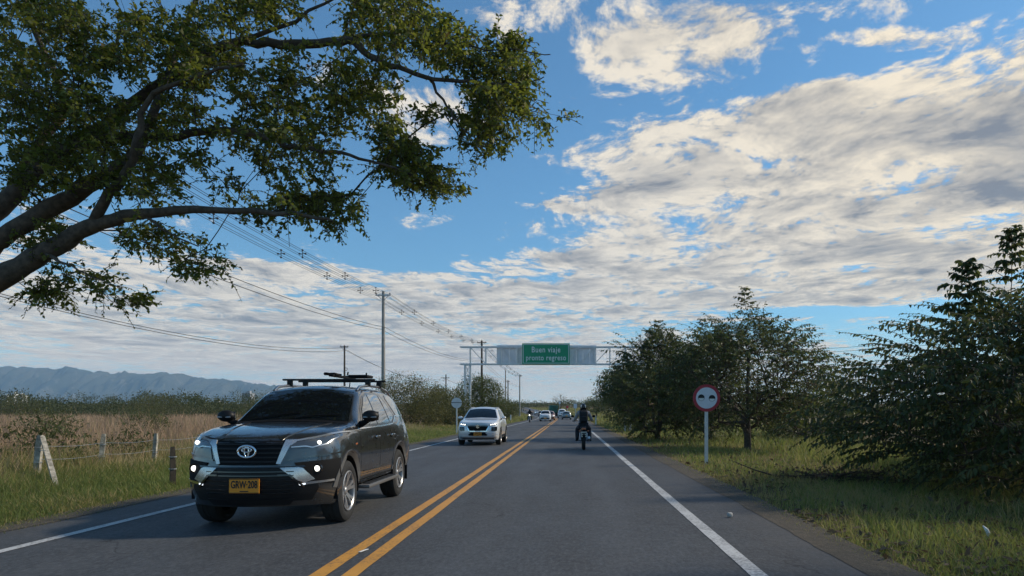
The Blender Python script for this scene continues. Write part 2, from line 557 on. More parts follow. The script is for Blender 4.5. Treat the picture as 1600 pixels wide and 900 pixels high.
def strip(name, l0, l1, Y0, Y1, z, mat, step=1.0, wob=(0, 0), ncol=2, seed=0):
    Ys = np.concatenate([np.arange(Y0, 25, .12), np.arange(25, 60, .5), np.arange(max(Y0, 60), Y1, 3.0), [Y1]])
    a = l0 + wob[0] * (snoise(Ys, Ys * 0, seed + 1, 5, .35) + .35 * snoise(Ys, Ys * 0, seed + 3, 3, 2.6))
    c = l1 + wob[1] * (snoise(Ys, Ys * 0, seed + 2, 5, .35) + .35 * snoise(Ys, Ys * 0, seed + 4, 3, 2.6))
    t = np.linspace(0, 1, ncol)
    L = a[:, None] * (1 - t) + c[:, None] * t
    X = L + rc(Ys)[:, None]
    YY = np.repeat(Ys[:, None], ncol, 1)
    Z = gz(X, YY) + z
    return fast_mesh(name, np.stack([X, YY, Z], -1).reshape(-1, 3), grid_faces(len(Ys), ncol), mat, attr=L.ravel())

tag(strip('road', -6.68, 2.68, -10, 430, 0.0, 'asphalt', wob=(.08, .08), ncol=12), kind='structure')

def paint(name, color, wear):
    m = bpy.data.materials.new(name); m.use_nodes = True; MAT[name] = m
    N = NT(m.node_tree); b = m.node_tree.nodes['Principled BSDF']
    co = N.n('ShaderNodeTexCoord').outputs['Object']
    w = N.noise(co, 26, 6, .72); w2 = N.noise(co, 1.3, 4, .6)
    k = N.m('MULTIPLY', N.mr(N.m('ADD', w, N.m('MULTIPLY', w2, .5)), wear, wear + .16), .75)
    c = N.mix(k, color, (.06, .06, .062))
    c = N.mix(N.mr(N.noise(co, 4, 4, .6), .35, .75, 0, .30), c, tuple(x * .55 for x in color))
    N.put(b.inputs['Base Color'], c); b.inputs['Roughness'].default_value = .6
    bp = N.n('ShaderNodeBump'); bp.inputs['Strength'].default_value = .35; bp.inputs['Distance'].default_value = .004
    N.put(bp.inputs['Height'], N.noise(co, 120, 3, .6)); N.put(b.inputs['Normal'], bp.outputs[0])
paint('paint_line_white', (.56, .56, .55), .72)
paint('paint_line_yellow', (.62, .29, .045), .76)
for nm, l0, l1, mt in (('centre_line', -2.205, -2.065, 'paint_line_yellow'), ('centre_line', -1.935, -1.795, 'paint_line_yellow'),
                       ('edge_line', -5.74, -5.61, 'paint_line_white'), ('edge_line', 1.55, 1.70, 'paint_line_white')):
    tag(strip(nm, l0, l1, -10, 428, .005, mt, wob=(.012, .012), seed=int(abs(l0 * 10))), kind='structure')

# crumbled dirt lapping over the asphalt's edges
m = bpy.data.materials.new('dirt'); m.use_nodes = True; MAT['dirt'] = m
N = NT(m.node_tree); b = m.node_tree.nodes['Principled BSDF']
co = N.n('ShaderNodeTexCoord').outputs['Object']
c = N.mix(N.mr(N.noise(co, 7, 5, .7), .3, .7), (.040, .034, .027), (.10, .082, .058))
c = N.mix(N.mr(N.noise(co, 45, 3, .7), .55, .7), c, (.15, .13, .10))
N.put(b.inputs['Base Color'], c); b.inputs['Roughness'].default_value = .95
bp = N.n('ShaderNodeBump'); bp.inputs['Strength'].default_value = 1.0; bp.inputs['Distance'].default_value = .02
N.put(bp.inputs['Height'], N.noise(co, 30, 4, .7)); N.put(b.inputs['Normal'], bp.outputs[0])
tag(strip('shoulder_dirt', 2.56, 3.05, -10, 200, .004, 'dirt', wob=(.07, .1), ncol=3, seed=31), kind='structure')
tag(strip('shoulder_dirt', -6.98, -6.54, -10, 200, .006, 'dirt', wob=(.1, .12), ncol=3, seed=37), kind='structure')

# ground ----------------------------------------------------------------
m = bpy.data.materials.new('soil'); m.use_nodes = True; MAT['soil'] = m
N = NT(m.node_tree); b = m.node_tree.nodes['Principled BSDF']
co = N.n('ShaderNodeTexCoord').outputs['Object']
n1 = N.noise(co, .035, 5, .6); n2 = N.noise(co, .6, 5, .65); n3 = N.noise(co, 9, 4, .7)
c = N.mix(N.mr(n2, .35, .65), (.070, .080, .028), (.12, .105, .05))
c = N.mix(N.mr(n3, .3, .75), c, (.060, .048, .032))
c = N.mix(N.mr(n1, .42, .62), c, (.22, .155, .085))
N.put(b.inputs['Base Color'], c); b.inputs['Roughness'].default_value = .95; b.inputs['Specular IOR Level'].default_value = .1
bp = N.n('ShaderNodeBump'); bp.inputs['Strength'].default_value = .8; bp.inputs['Distance'].default_value = .05
N.put(bp.inputs['Height'], n3); N.put(b.inputs['Normal'], bp.outputs[0])
xs = np.concatenate([-np.geomspace(14000, 60, 26), np.arange(-56, 56.1, 2.0), np.geomspace(60, 14000, 26)])
ys = np.concatenate([-np.geomspace(900, 12, 12), np.arange(-10, 120, 2.0), np.arange(120, 640, 6.0), np.geomspace(650, 13500, 24)])
X, Y = np.meshgrid(xs, ys)
lat_ = X - rc(Y)
off = np.clip(np.maximum(lat_ - 2.9, -6.8 - lat_), 0, None)
near = np.exp(-np.clip(Y - 80, 0, None) / 60)
Zg = gz(X, Y) - .035 + near * (snoise(X, Y, 3, 3, .22) * .10 * np.clip(off / 2, 0, 1) - .10 * np.clip((off - 1) / 3, 0, 1) * (lat_ > 0))
tag(fast_mesh('ground', np.stack([X, Y, Zg], -1).reshape(-1, 3), grid_faces(len(ys), len(xs)), 'soil', smooth=True), kind='structure')

def ground_z(x, y):
    x = np.asarray(x, float); y = np.asarray(y, float)
    l = x - rc(y)
    o = np.clip(np.maximum(l - 2.9, -6.8 - l), 0, None)
    nr = np.exp(-np.clip(y - 80, 0, None) / 60)
    return gz(x, y) - .035 + nr * (snoise(x, y, 3, 3, .22) * .10 * np.clip(o / 2, 0, 1) - .10 * np.clip((o - 1) / 3, 0, 1) * (l > 0))

# mountains -------------------------------------------------------------
m = bpy.data.materials.new('mountain_rock'); m.use_nodes = True; MAT['mountain_rock'] = m
N = NT(m.node_tree); b = m.node_tree.nodes['Principled BSDF']
co = N.n('ShaderNodeTexCoord').outputs['Object']
n1 = N.noise(co, .0022, 6, .65); n2 = N.noise(N.vm('MULTIPLY', co, (1, 1, .3)), .006, 5, .7)
c = N.mix(N.mr(n1, .35, .65), (.030, .040, .026), (.09, .085, .055))
c = N.mix(N.mr(n2, .58, .70, 0, .7), c, (.26, .23, .19))
N.put(b.inputs['Base Color'], c); b.inputs['Roughness'].default_value = .95
RIDGE = [(-700, 600), (-500, 585), (-300, 590), (-150, 578), (0, 576), (32, 574.8), (60, 577), (91, 580), (105, 576), (140, 583), (153, 581), (172, 584.7), (193, 581.5),
         (215, 586.3), (247, 584.7), (274, 586), (306, 588), (325, 592), (336, 590), (360, 595), (384, 600), (408, 603), (430, 605), (470, 614), (520, 622), (560, 628), (620, 634)]
MY = 9000.0
rp = np.array(RIDGE, float)
px = np.arange(-700, 620, 1.3)
hz = CH + (VPY - np.interp(px, rp[:, 0], rp[:, 1])) * MY / FPX
hz = hz + 50 * (1 - 2 * np.abs(snoise(px, px * 0, 5, 4, .055))) - 18 + 14 * snoise(px, px * 0, 6, 3, .25)
tt = np.linspace(-1, 1, 61)                            # -1 the foot towards us, 0 the crest, 1 the far foot
PX, TT = np.meshgrid(px, tt, indexing='ij')
prof = np.where(TT < 0, np.clip(1 + TT, 0, 1), np.clip(1 - TT, 0, 1))
ridged = 1 - np.abs(snoise(PX * .05, TT * 2.6, 11, 5, 1.0)) * 3.2
shape = .22 * prof ** .6 + .78 * np.clip((prof - .30) / .70, 0, 1) ** 1.35
Zm = hz[:, None] * np.clip(shape * (1 + .55 * ridged * np.sin(math.pi * np.clip(prof, 0, 1))), 0, 1.0)
Zm = np.where(TT == 0, hz[:, None], Zm) - 3
Ym = MY + TT * 1700 + 160 * snoise(PX * .02, TT * 3, 8, 4, 1.0)
Xm = (PX - VPX) * MY / FPX + 0 * TT
tag(fast_mesh('mountains', np.stack([Xm, Ym, Zm], -1).reshape(-1, 3), grid_faces(len(px), len(tt)), 'mountain_rock', smooth=True), kind='structure')
# low far hill behind the road's end
px = np.arange(560, 1400, 6.0)
hz = CH + (VPY - (629.5 + 2.0 * snoise(px, px * 0, 21, 4, .02) + np.clip((px - 1000) / 400, 0, 1) * 4)) * 2600 / FPX
tt = np.linspace(-1, 1, 17)
PX, TT = np.meshgrid(px, tt, indexing='ij')
Zm = hz[:, None] * np.clip(1 - np.abs(TT) ** 1.5, 0, 1) - 2
tag(fast_mesh('hills', np.stack([(PX - VPX) * 2600 / FPX, 2600 + TT * 600, Zm], -1).reshape(-1, 3), grid_faces(len(px), len(tt)), 'mountain_rock', smooth=True), kind='structure')

# ------------------------------------------------------------------ vegetation
def unit(a):
    return a / np.maximum(np.linalg.norm(a, axis=-1, keepdims=True), 1e-9)

def leaf_mesh(P, D, U, L, Wd, rich=False, fold=.22):
    """one folded leaf per row; returns verts, quads"""
    n = len(P)
    D = unit(D); S = unit(np.cross(D, U)); Nn = np.cross(S, D)
    L = np.asarray(L).reshape(-1, 1) * np.ones((n, 1)); Wd = np.asarray(Wd).reshape(-1, 1) * np.ones((n, 1))
    if rich:
        up = Nn * Wd * fold; dn = -Nn * L * .10
        V = np.stack([P, P + D * L * .22 + S * Wd * .46 + up, P + D * L * .62 + S * Wd * .40 + up + dn * .4, P + D * L + dn,
                      P + D * L * .62 - S * Wd * .40 + up + dn * .4, P + D * L * .22 - S * Wd * .46 + up], 1)
        b = (np.arange(n) * 6)[:, None]
        F = np.concatenate([b + [0, 1, 2, 3], b + [0, 3, 4, 5]], 0)
        return V.reshape(-1, 3), F, 6
    up = Nn * Wd * fold
    V = np.stack([P, P + D * L * .45 + S * Wd * .5 + up, P + D * L, P + D * L * .45 - S * Wd * .5 + up], 1)
    b = (np.arange(n) * 4)[:, None]
    return V.reshape(-1, 3), b + np.array([[0, 1, 2, 3]]), 4

def sticks(A, B, ra, rb, n=5):
    """tapered sticks between points, all in one go"""
    A = np.asarray(A); B = np.asarray(B)
    t = unit(B - A)
    up = np.where(np.abs(t[:, 2:3]) < .9, np.array([[0, 0, 1.]]), np.array([[1., 0, 0]]))
    x = unit(np.cross(t, up)); y = np.cross(t, x)
    a = 2 * np.pi * np.arange(n) / n
    ring = x[:, None] * np.cos(a)[None, :, None] + y[:, None] * np.sin(a)[None, :, None]
    ra = np.asarray(ra).reshape(-1, 1, 1); rb = np.asarray(rb).reshape(-1, 1, 1)
    V = np.concatenate([A[:, None] - t[:, None] * ra * .4 + ring * ra, B[:, None] + ring * rb], 1)
    k = np.arange(n); k2 = (k + 1) % n
    f = np.stack([k, k2, k2 + n, k + n], 1)
    F = (np.arange(len(A)) * 2 * n)[:, None, None] + f[None]
    return V.reshape(-1, 3), F.reshape(-1, 4)

def grow(nodes, parent, anchors, seg=.45, jit=.05, sag=.06, pw=.18, G=None):
    """joins each anchor to the nearest wood already grown; returns nodes, parents, the anchors' node numbers"""
    G = G or np.random.default_rng(3)
    total = len(nodes) + int(sum(0 for _ in anchors)) + len(anchors) * 14
    N_ = np.zeros((total, 3)); N_[:len(nodes)] = nodes
    par = list(parent); n = len(nodes)
    plen = np.zeros(total)
    for i in range(len(nodes)):
        if par[i] >= 0:
            plen[i] = plen[par[i]] + np.linalg.norm(N_[i] - N_[par[i]])
    ends = np.zeros(len(anchors), int)
    root = N_[0]
    order = np.argsort(np.linalg.norm(anchors - root, axis=1))
    for j in order:
        a = anchors[j]
        d = np.linalg.norm(N_[:n] - a, axis=1)
        k = int(np.argmin(d + pw * plen[:n]))
        m_ = min(12, max(1, int(d[k] / seg)))
        p0 = N_[k].copy(); prev = k
        for s in range(1, m_ + 1):
            t = s / m_
            p = p0 + (a - p0) * t
            if s < m_:
                p = p + G.normal(0, jit, 3) + np.array([0, 0, sag * d[k] * 4 * t * (1 - t)])
            N_[n] = p; par.append(prev); plen[n] = plen[prev] + d[k] / m_
            prev = n; n += 1
        ends[j] = prev
    return N_[:n], np.array(par), ends

def wood(nodes, par, tip=.005, ex=2.3, rmin=.004, fixed=None, rmax=9.0):
    r = np.zeros(len(nodes))
    kids = np.zeros(len(nodes), int)
    for i in range(len(nodes)):
        if par[i] >= 0: kids[par[i]] += 1
    acc = np.zeros(len(nodes))
    for i in range(len(nodes) - 1, -1, -1):
        if kids[i] == 0: acc[i] += tip ** ex
        r[i] = acc[i] ** (1 / ex)
        if par[i] >= 0: acc[par[i]] += acc[i]
    return np.clip(r, rmin, rmax)

def wood_mesh(nodes, par, r, thick=.02):
    i = np.arange(len(nodes)); ok = par >= 0
    i = i[ok]; p = par[ok]
    big = r[i] > thick
    V = []; F = []; o = 0
    for sel, n in ((big, 7), (~big, 3)):
        if sel.any():
            v, f = sticks(nodes[p[sel]], nodes[i[sel]], np.minimum(r[p[sel]], r[i[sel]] * 1.35), r[i[sel]], n)
            V.append(v); F.append(f + o); o += len(v)
    return np.concatenate(V), np.concatenate(F)

def shoot_leaves(A, D, length, nleaf, L, Wd, droop, G, rich=False, uj=.5, dj=.28, hang=.58):
    """arching shoots with leaves hanging to both sides of the stem"""
    n = len(A)
    length = np.asarray(length).reshape(-1, 1)
    D = unit(D)
    t = (np.arange(nleaf) + .6) / nleaf
    P = A[:, None] + D[:, None] * (length * t)[:, :, None]
    P[:, :, 2] -= droop * length * t ** 2
    T = np.repeat(D[:, None], nleaf, 1).copy(); T[:, :, 2] -= 2 * droop * t
    T = unit(T)
    S = unit(np.cross(T, np.array([0, 0, 1.]) + 0 * T))
    sg = np.where(np.arange(nleaf) % 2 == 0, 1., -1.)[None, :, None]
    LD = S * sg * .62 + T * .42 + np.array([0, 0, -hang]) + G.normal(0, dj, P.shape)
    U = np.array([0, 0, 1.]) + S * sg * .5 + G.normal(0, uj, P.shape)
    sz = (1 - .45 * np.abs(t - .45) * 1.6)[None] * G.uniform(.6, 1.25, (n, nleaf)) * G.uniform(.7, 1.2, (n, 1))
    keep = G.random((n, nleaf)) > .07
    V, F, k = leaf_mesh(P[keep], LD[keep], U[keep], (L * sz)[keep], (Wd * sz)[keep], rich)
    tone = np.clip(G.normal(.44, .24, (n, 1)) + G.normal(0, .12, (n, nleaf)), 0, .93)
    tone = np.where(G.random((n, nleaf)) < .012, .99, tone)
    # stems
    ts = np.linspace(0, 1, 4)
    Q = A[:, None] + D[:, None] * (length * ts)[:, :, None]
    Q[:, :, 2] -= droop * length * ts ** 2
    sv, sf = sticks(Q[:, :-1].reshape(-1, 3), Q[:, 1:].reshape(-1, 3), np.full(n * 3, .006), np.full(n * 3, .004), 3)
    return V, F, np.repeat(tone[keep], k), sv, sf

def cluster_leaves(A, n, rad, L, Wd, G, flat=.7, droop=.35, rich=False, tone0=.45, spread=.17):
    P = np.repeat(A, n, 0) + G.normal(0, 1, (len(A) * n, 3)) * np.array([rad, rad, rad * flat])
    D = G.normal(0, 1, P.shape); D[:, 2] -= droop * 2
    U = G.normal(0, .6, P.shape) + np.array([0, 0, 1.])
    sz = G.uniform(.7, 1.25, len(P))
    V, F, k = leaf_mesh(P, D, U, L * sz, Wd * sz, rich)
    tone = np.clip(np.repeat(G.normal(tone0, spread, len(A)), n) + G.normal(0, .13, len(P)), 0, .96)
    tone = np.where(G.random(len(P)) < .01, .99, tone)
    return V, F, np.repeat(tone, k)

def ellipsoid_points(G, n, c, r, inner=.45, gap=None, zmin=.1, top_taper=0.0):
    out = []
    while len(out) < n:
        d = unit(G.normal(0, 1, (n * 2, 3)))
        rad = (inner ** 3 + (1 - inner ** 3) * G.random((n * 2, 1))) ** (1 / 3)
        p = d * rad
        if top_taper:
            p[:, :2] *= (1 - top_taper * np.clip(p[:, 2:3], 0, 1))
        p = p * np.array(r)
        lump = snoise(d[:, 0] * 2.1 + 5, d[:, 1] * 2.1 + d[:, 2] * 2.7, int(G.integers(1, 900)) if gap is None else gap, 2, 1.0)
        p = p * (1 + .22 * lump[:, None])
        p = p + np.array(c)
        ok = (p[:, 2] > zmin) & (lump > -.62)
        out.extend(p[ok][:n - len(out)])
    return np.array(out)

def plant(name, label, cat, base, nodes, par, r, leafV, leafF, tone, leafmat, group=None, stems=None, bark='bark'):
    root = thing(name, label, cat, base, 0, group)
    b = np.array(base)
    wv, wf = wood_mesh(nodes, par, r)
    if stems is not None:
        wf = np.concatenate([wf]); 
    t = fast_mesh('trunk', wv - b, wf, bark, root, smooth=True)
    if stems is not None:
        s = fast_mesh('twigs', stems[0] - b, stems[1], 'twig', root)
        s['kind'] = 'stuff'
    c = fast_mesh('crown', leafV - b, leafF, leafmat, root, attr=tone)
    c['kind'] = 'stuff'
    return root

def shoot_tree(name, label, base, height, rad, nshoot, nleaf=14, L=.15, Wd=.06, seed=1, zc=.55, trunk_h=.9, taper=.35, leaders=2, rich=False,
               mat='leaf_broad', skirt=.3, stretch=(1, 1), trunk_r=.11, cat='tree', leader_at=None, emergent=0):
    """tree with long arching shoots and big hanging leaves"""
    G = np.random.default_rng(seed)
    b = np.array([base[0], base[1], float(ground_z(base[0], base[1]))])
    cz = b[2] + height * zc
    A = ellipsoid_points(G, nshoot, (b[0], b[1], cz), (rad * stretch[0], rad * stretch[1], height * (1 - zc) * .86), .35, seed, b[2] + skirt, taper)
    # lower half of the crown hangs close to the ground
    low = A[:, 2] < cz
    A[low, 2] = cz - (cz - A[low, 2]) * 1.0
    D = unit(A - np.array([b[0], b[1], cz - height * .25])); D[:, 2] = D[:, 2] * .55 + .12
    D += G.normal(0, .33, D.shape)
    length = G.uniform(.55, 1.15, nshoot) * (.5 + .5 * min(1.3, rad / 3))
    lead_nodes = []
    extraA, extraD, extraL = [], [], []
    spots = leader_at if leader_at is not None else [(G.normal(0, rad * .28), G.normal(0, rad * .28), G.uniform(.86, 1.0)) for _ in range(leaders)]
    for k, (lx, ly, f) in enumerate(spots):
        top = np.array([b[0] + lx, b[1] + ly, b[2] + height * f])
        foot = top - np.array([0, 0, height * .24])
        lead_nodes.append((foot, top))
        for w in range(7):
            z = foot[2] + (top[2] - foot[2]) * (w + .6) / 7
            for s in range(4):
                a = w * 2.4 + s * 1.57 + G.normal(0, .2)
                extraA.append([top[0], top[1], z]); extraD.append([math.cos(a), math.sin(a), .25 + .12 * w + G.normal(0, .12)])
                extraL.append((.95 - .10 * w) * G.uniform(.75, 1.1) * min(1.0, height / 6))
    for _ in range(emergent):                                  # long arching wands standing out of the crown
        a = G.uniform(0, 2 * math.pi); rr_ = G.uniform(.35, .98)
        k_ = math.sqrt(max(0, 1 - rr_ ** 2))
        extraA.append([b[0] + rad * rr_ * math.cos(a) * .9, b[1] + rad * rr_ * math.sin(a) * .9, cz + height * (1 - zc) * .86 * k_ * .85])
        extraD.append([math.cos(a) * (.5 + rr_), math.sin(a) * (.5 + rr_), G.uniform(.35, 1.3)]); extraL.append(G.uniform(1.0, 1.6))
    th = b + np.array([0, 0, trunk_h])
    nodes = np.array([b - [0, 0, .1], b + [G.normal(0, .05), G.normal(0, .05), trunk_h * .5], th, th + [0, 0, height * .25], th + [.05, 0, height * .45]])
    par = [-1, 0, 1, 2, 3]
    anchors = A
    if lead_nodes:
        anchors = np.concatenate([A, np.array([p for pr in lead_nodes for p in pr])])
    nd, pr, ends = grow(nodes, par, anchors, seg=.5, G=G)
    rr = wood(nd, pr, .007, 2.25, .006)
    rr = np.minimum(rr * (trunk_r / max(rr[0], 1e-3)), trunk_r * 1.05); rr = np.maximum(rr, .006)
    SA = np.concatenate([A, np.array(extraA)]) if extraA else A
    SD = np.concatenate([D, np.array(extraD)]) if extraA else D
    SL = np.concatenate([length, np.array(extraL)]) if extraA else length
    V, F, tone, sv, sf = shoot_leaves(SA, SD, SL, nleaf, L, Wd, .32, G, rich)
    lo = V[:, 2] < b[2] + .02
    V[lo, 2] = b[2] + .02
    return plant(name, label, cat, tuple(b), nd, pr, rr, V, F, tone, mat, stems=(sv, sf))

def bush(name, label, base, height, rad, nclump, nleaf=26, L=.07, Wd=.032, seed=1, mat='leaf_bush', clump=.26, zc=.5, trunk_r=.06, cat='bush',
         skirt=.1, bare=0, trunk_h=.3, stretch=(1, 1), bark='twig', gap_inner=.3):
    G = np.random.default_rng(seed)
    b = np.array([base[0], base[1], float(ground_z(base[0], base[1]))])
    A = ellipsoid_points(G, nclump, (b[0], b[1], b[2] + height * zc), (rad * stretch[0], rad * stretch[1], height * (1 - zc)), gap_inner, seed, b[2] + skirt)
    nodes = np.array([b - [0, 0, .1], b + [0, 0, trunk_h], b + [G.normal(0, .08), G.normal(0, .08), trunk_h + height * .2]])
    B = A
    if bare:
        B = np.concatenate([A, ellipsoid_points(G, bare, (b[0], b[1], b[2] + height * zc), (rad * 1.12, rad * 1.12, height * (1 - zc) * 1.15), .85, seed, b[2] + skirt)])
    nd, pr, ends = grow(nodes, [-1, 0, 1], B, seg=.45, G=G)
    rr = wood(nd, pr, .005, 2.3, .005)
    rr = np.maximum(np.minimum(rr * (trunk_r / rr[0]), trunk_r), .005)
    V, F, tone = cluster_leaves(A, nleaf, clump, L, Wd, G)
    V[:, 2] = np.maximum(V[:, 2], b[2] + .02)
    return plant(name, label, cat, tuple(b), nd, pr, rr, V, F, tone, mat, bark=bark)

# ---- the big tree leaning over the road from the left -------------------
def inside(poly, x, y):
    poly = np.asarray(poly, float); c = np.zeros(len(x), bool); j = len(poly) - 1
    for i in range(len(poly)):
        xi, yi = poly[i]; xj, yj = poly[j]
        with np.errstate(divide='ignore', invalid='ignore'):
            c ^= ((yi > y) != (yj > y)) & (x < (xj - xi) * (y - yi) / (yj - yi) + xi)
        j = i
    return c

def big_tree():
    G = np.random.default_rng(42)
    Y0 = 12.6
    base = np.array([-12.6, 13.0, -.1])
    fork = np.array(at(-90, 480, 12.9))
    # limbs: (photo px, py, distance, radius)
    LIMBS = [
        ([(-90, 480, 12.9, .24), (0, 437, 12.7, .20), (70, 396, 12.6, .165), (139, 355, 12.4, .135), (222, 333, 12.2, .095), (333, 328, 12.0, .06), (460, 334, 11.7, .035), (520, 345, 11.6, .018)], 'a'),
        ([(-90, 480, 12.9, .22), (-30, 400, 13.0, .20), (20, 360, 13.0, .17), (139, 292, 12.9, .15), (200, 250, 12.8, .12), (233, 190, 12.9, .09), (262, 128, 13.0, .07), (333, 78, 13.1, .055), (460, 33, 13.2, .035), (540, -10, 13.3, .02)], 'b'),
        ([(-90, 480, 12.9, .22), (-40, 370, 13.3, .19), (12, 316, 13.4, .16), (60, 262, 13.4, .14), (111, 228, 13.4, .12), (211, 161, 13.5, .10), (262, 122, 13.5, .09), (333, 76, 13.4, .085), (400, 66, 13.2, .08), (480, 70, 13.0, .075), (544, 63, 12.8, .07),
          (575, 84, 12.6, .06), (610, 102, 12.4, .05), (664, 121, 12.2, .04), (736, 128, 12.0, .026), (800, 130, 11.9, .014), (850, 120, 11.8, .008)], 'c'),
        ([(111, 228, 13.4, .10), (200, 214, 13.2, .085), (278, 211, 13.0, .075), (355, 203, 12.8, .065), (410, 214, 12.6, .055), (460, 230, 12.4, .045), (516, 238, 12.2, .035), (580, 250, 12.0, .022), (650, 275, 11.9, .012)], 'd'),
        ([(12, 316, 13.4, .12), (60, 230, 13.9, .09), (100, 170, 14.2, .075), (82, 110, 14.4, .06), (50, 40, 14.5, .05), (30, -60, 14.6, .03)], 'e'),
        ([(139, 355, 12.4, .10), (175, 300, 12.1, .085), (215, 235, 11.8, .06), (225, 160, 11.6, .045), (300, 120, 11.4, .03), (380, 100, 11.2, .018)], 'f'),
        ([(544, 63, 12.8, .04), (632, 50, 12.6, .03), (696, 68, 12.4, .02), (780, 78, 12.2, .012), (860, 85, 12.1, .008)], 'g'),
        ([(672, 124, 12.2, .028), (700, 165, 12.1, .02), (722, 198, 12.0, .014), (760, 226, 11.9, .008)], 'h'),
        ([(-90, 480, 12.9, .16), (-160, 380, 13.4, .14), (-240, 250, 13.8, .11), (-330, 100, 14.2, .07), (-420, -60, 14.5, .04)], 'i'),
        ([(262, 122, 13.5, .06), (300, 20, 13.9, .05), (340, -100, 14.2, .03), (400, -200, 14.4, .02)], 'j'),
        ([(70, 396, 12.6, .04), (100, 410, 12.0, .02), (130, 425, 11.7, .012), (190, 450, 11.5, .007)], 'k'),
        ([(222, 333, 12.2, .03), (265, 365, 12.0, .016), (310, 385, 11.8, .010)], 'l'),
    ]
    root = thing('rain_tree', 'big spreading tree leaning over the road from the left edge, limbs and small leaves overhead', 'tree', tuple(base))
    nodes = [base, (base + fork) / 2 + np.array([.15, 0, .1]), fork]; par = [-1, 0, 1]
    tr = MB(); tr.tube([base, (base * .7 + fork * .3) + np.array([.05, 0, 0]), (base + fork) / 2 + np.array([.15, 0, .1]), fork, fork + np.array([.1, 0, .25])], [.46, .38, .35, .31, .20], 14)
    for pts, key in LIMBS:
        P = [Vector(at(a, b_, c)) for a, b_, c, d in pts]; rr = [d for *_, d in pts]
        Q = []; QR = []
        for i in range(len(P) - 1):
            p0 = P[max(i - 1, 0)]; p1 = P[i]; p2 = P[i + 1]; p3 = P[min(i + 2, len(P) - 1)]
            for s in range(4):
                t = s / 4
                Q.append(.5 * ((2 * p1) + (-p0 + p2) * t + (2 * p0 - 5 * p1 + 4 * p2 - p3) * t * t + (-p0 + 3 * p1 - 3 * p2 + p3) * t ** 3) + Vector(G.normal(0, .018, 3)))
                QR.append((rr[i] * (1 - t) + rr[i + 1] * t) * G.uniform(.93, 1.07))
        Q.append(P[-1]); QR.append(rr[-1])
        tr.tube(Q, QR, 8)
        first = len(nodes)
        dd = [np.linalg.norm(np.array(n_) - np.array(Q[0])) for n_ in nodes]
        prev = int(np.argmin(dd))
        for p_ in Q[1:]:
            nodes.append(np.array(p_)); par.append(prev); prev = len(nodes) - 1
    tr.v = [tuple(Vector(p_) - Vector(base)) for p_ in tr.v]
    trunk = tr.build('trunk', 'bark', root, smooth=60, fix=False)
    # foliage masses as seen: (outline, number of sprays, depth spread)
    REG = [
        ([(0, -40), (640, -40), (690, 30), (640, 62), (605, 108), (628, 140), (600, 175), (610, 205), (560, 215), (556, 262), (552, 325), (480, 322), (400, 338), (330, 325), (240, 322), (170, 300), (110, 250), (60, 235), (0, 180)], 1000, 1.0),
        ([(640, 10), (690, 38), (740, 62), (790, 55), (825, 72), (888, 64), (890, 110), (870, 128), (893, 172), (860, 200), (835, 192), (800, 175), (740, 165), (745, 120), (690, 100), (640, 75)], 155, .6),
        ([(740, 120), (800, 150), (795, 200), (785, 238), (752, 240), (720, 215), (660, 190), (640, 178), (690, 160)], 60, .5),
        ([(556, 200), (640, 215), (660, 245), (695, 268), (728, 292), (660, 294), (605, 270), (552, 268)], 95, .6),
        ([(430, 300), (552, 300), (548, 340), (510, 358), (470, 335), (440, 345)], 32, .5),
        ([(255, 335), (340, 350), (355, 400), (340, 432), (290, 425), (255, 392), (200, 388), (180, 360)], 40, .5),
        ([(30, 462), (60, 440), (100, 412), (125, 420), (120, 440), (80, 455), (55, 475)], 22, .3),
        ([(125, 415), (165, 430), (180, 455), (178, 478), (150, 455)], 12, .3), ([(185, 445), (222, 450), (220, 470), (195, 468)], 5, .2),
        ([(0, 180), (60, 235), (120, 255), (130, 290), (60, 300), (0, 290)], 60, 1.0),
        ([(10, 360), (60, 335), (100, 345), (90, 380), (30, 390), (10, 380)], 22, .6),
        ([(-420, -320), (620, -320), (660, -40), (-420, -40)], 360, 1.4), ([(-420, -40), (0, -40), (0, 200), (-60, 330), (-420, 330)], 200, 1.4),
    ]
    A = []
    for poly, n, spread in REG:
        pl = np.array(poly, float); lo = pl.min(0); hi = pl.max(0); got = 0; tries = 0
        while got < n and tries < 60:
            tries += 1
            q_ = lo + (hi - lo) * G.random((n * 3, 2))
            yy = Y0 + .55 + G.normal(0, 1.05 * spread, len(q_))
            yy = yy - (q_[:, 0] / 900) * .6
            dens = snoise(q_[:, 0] * .014, q_[:, 1] * .014, 31, 3, 1.0)
            ok = inside(pl, q_[:, 0], q_[:, 1]) & (dens > -.17)
            for (a, b_), y_ in zip(q_[ok][:n - got], yy[ok][:n - got]):
                A.append(np.array(at(a, b_, y_)))
            got += int(min(ok.sum(), n - got))
    A = np.array(A)
    nd, pr, ends = grow(np.array(nodes), par, A, seg=.3, jit=.035, sag=.03, pw=.04, G=G)
    rr = wood(nd, pr, .0035, 2.4, .0035, rmax=.030)
    k0 = len(nodes)
    i = np.arange(k0, len(nd))
    sv, sf = sticks(nd[pr[i]], nd[i], np.minimum(rr[pr[i]], rr[i] * 1.3), rr[i], 4)
    tw = fast_mesh('twigs', sv - base, sf, 'twig', root); tw['kind'] = 'stuff'
    # sprays: small leaves along little stems at every anchor
    n = len(A)
    dirs = unit(nd[ends] - nd[pr[ends]]) * .6 + G.normal(0, .5, (n, 3)); dirs[:, 2] -= .15
    V = []; F = []; T = []; o = 0; SV = []; SF = []; so_ = 0
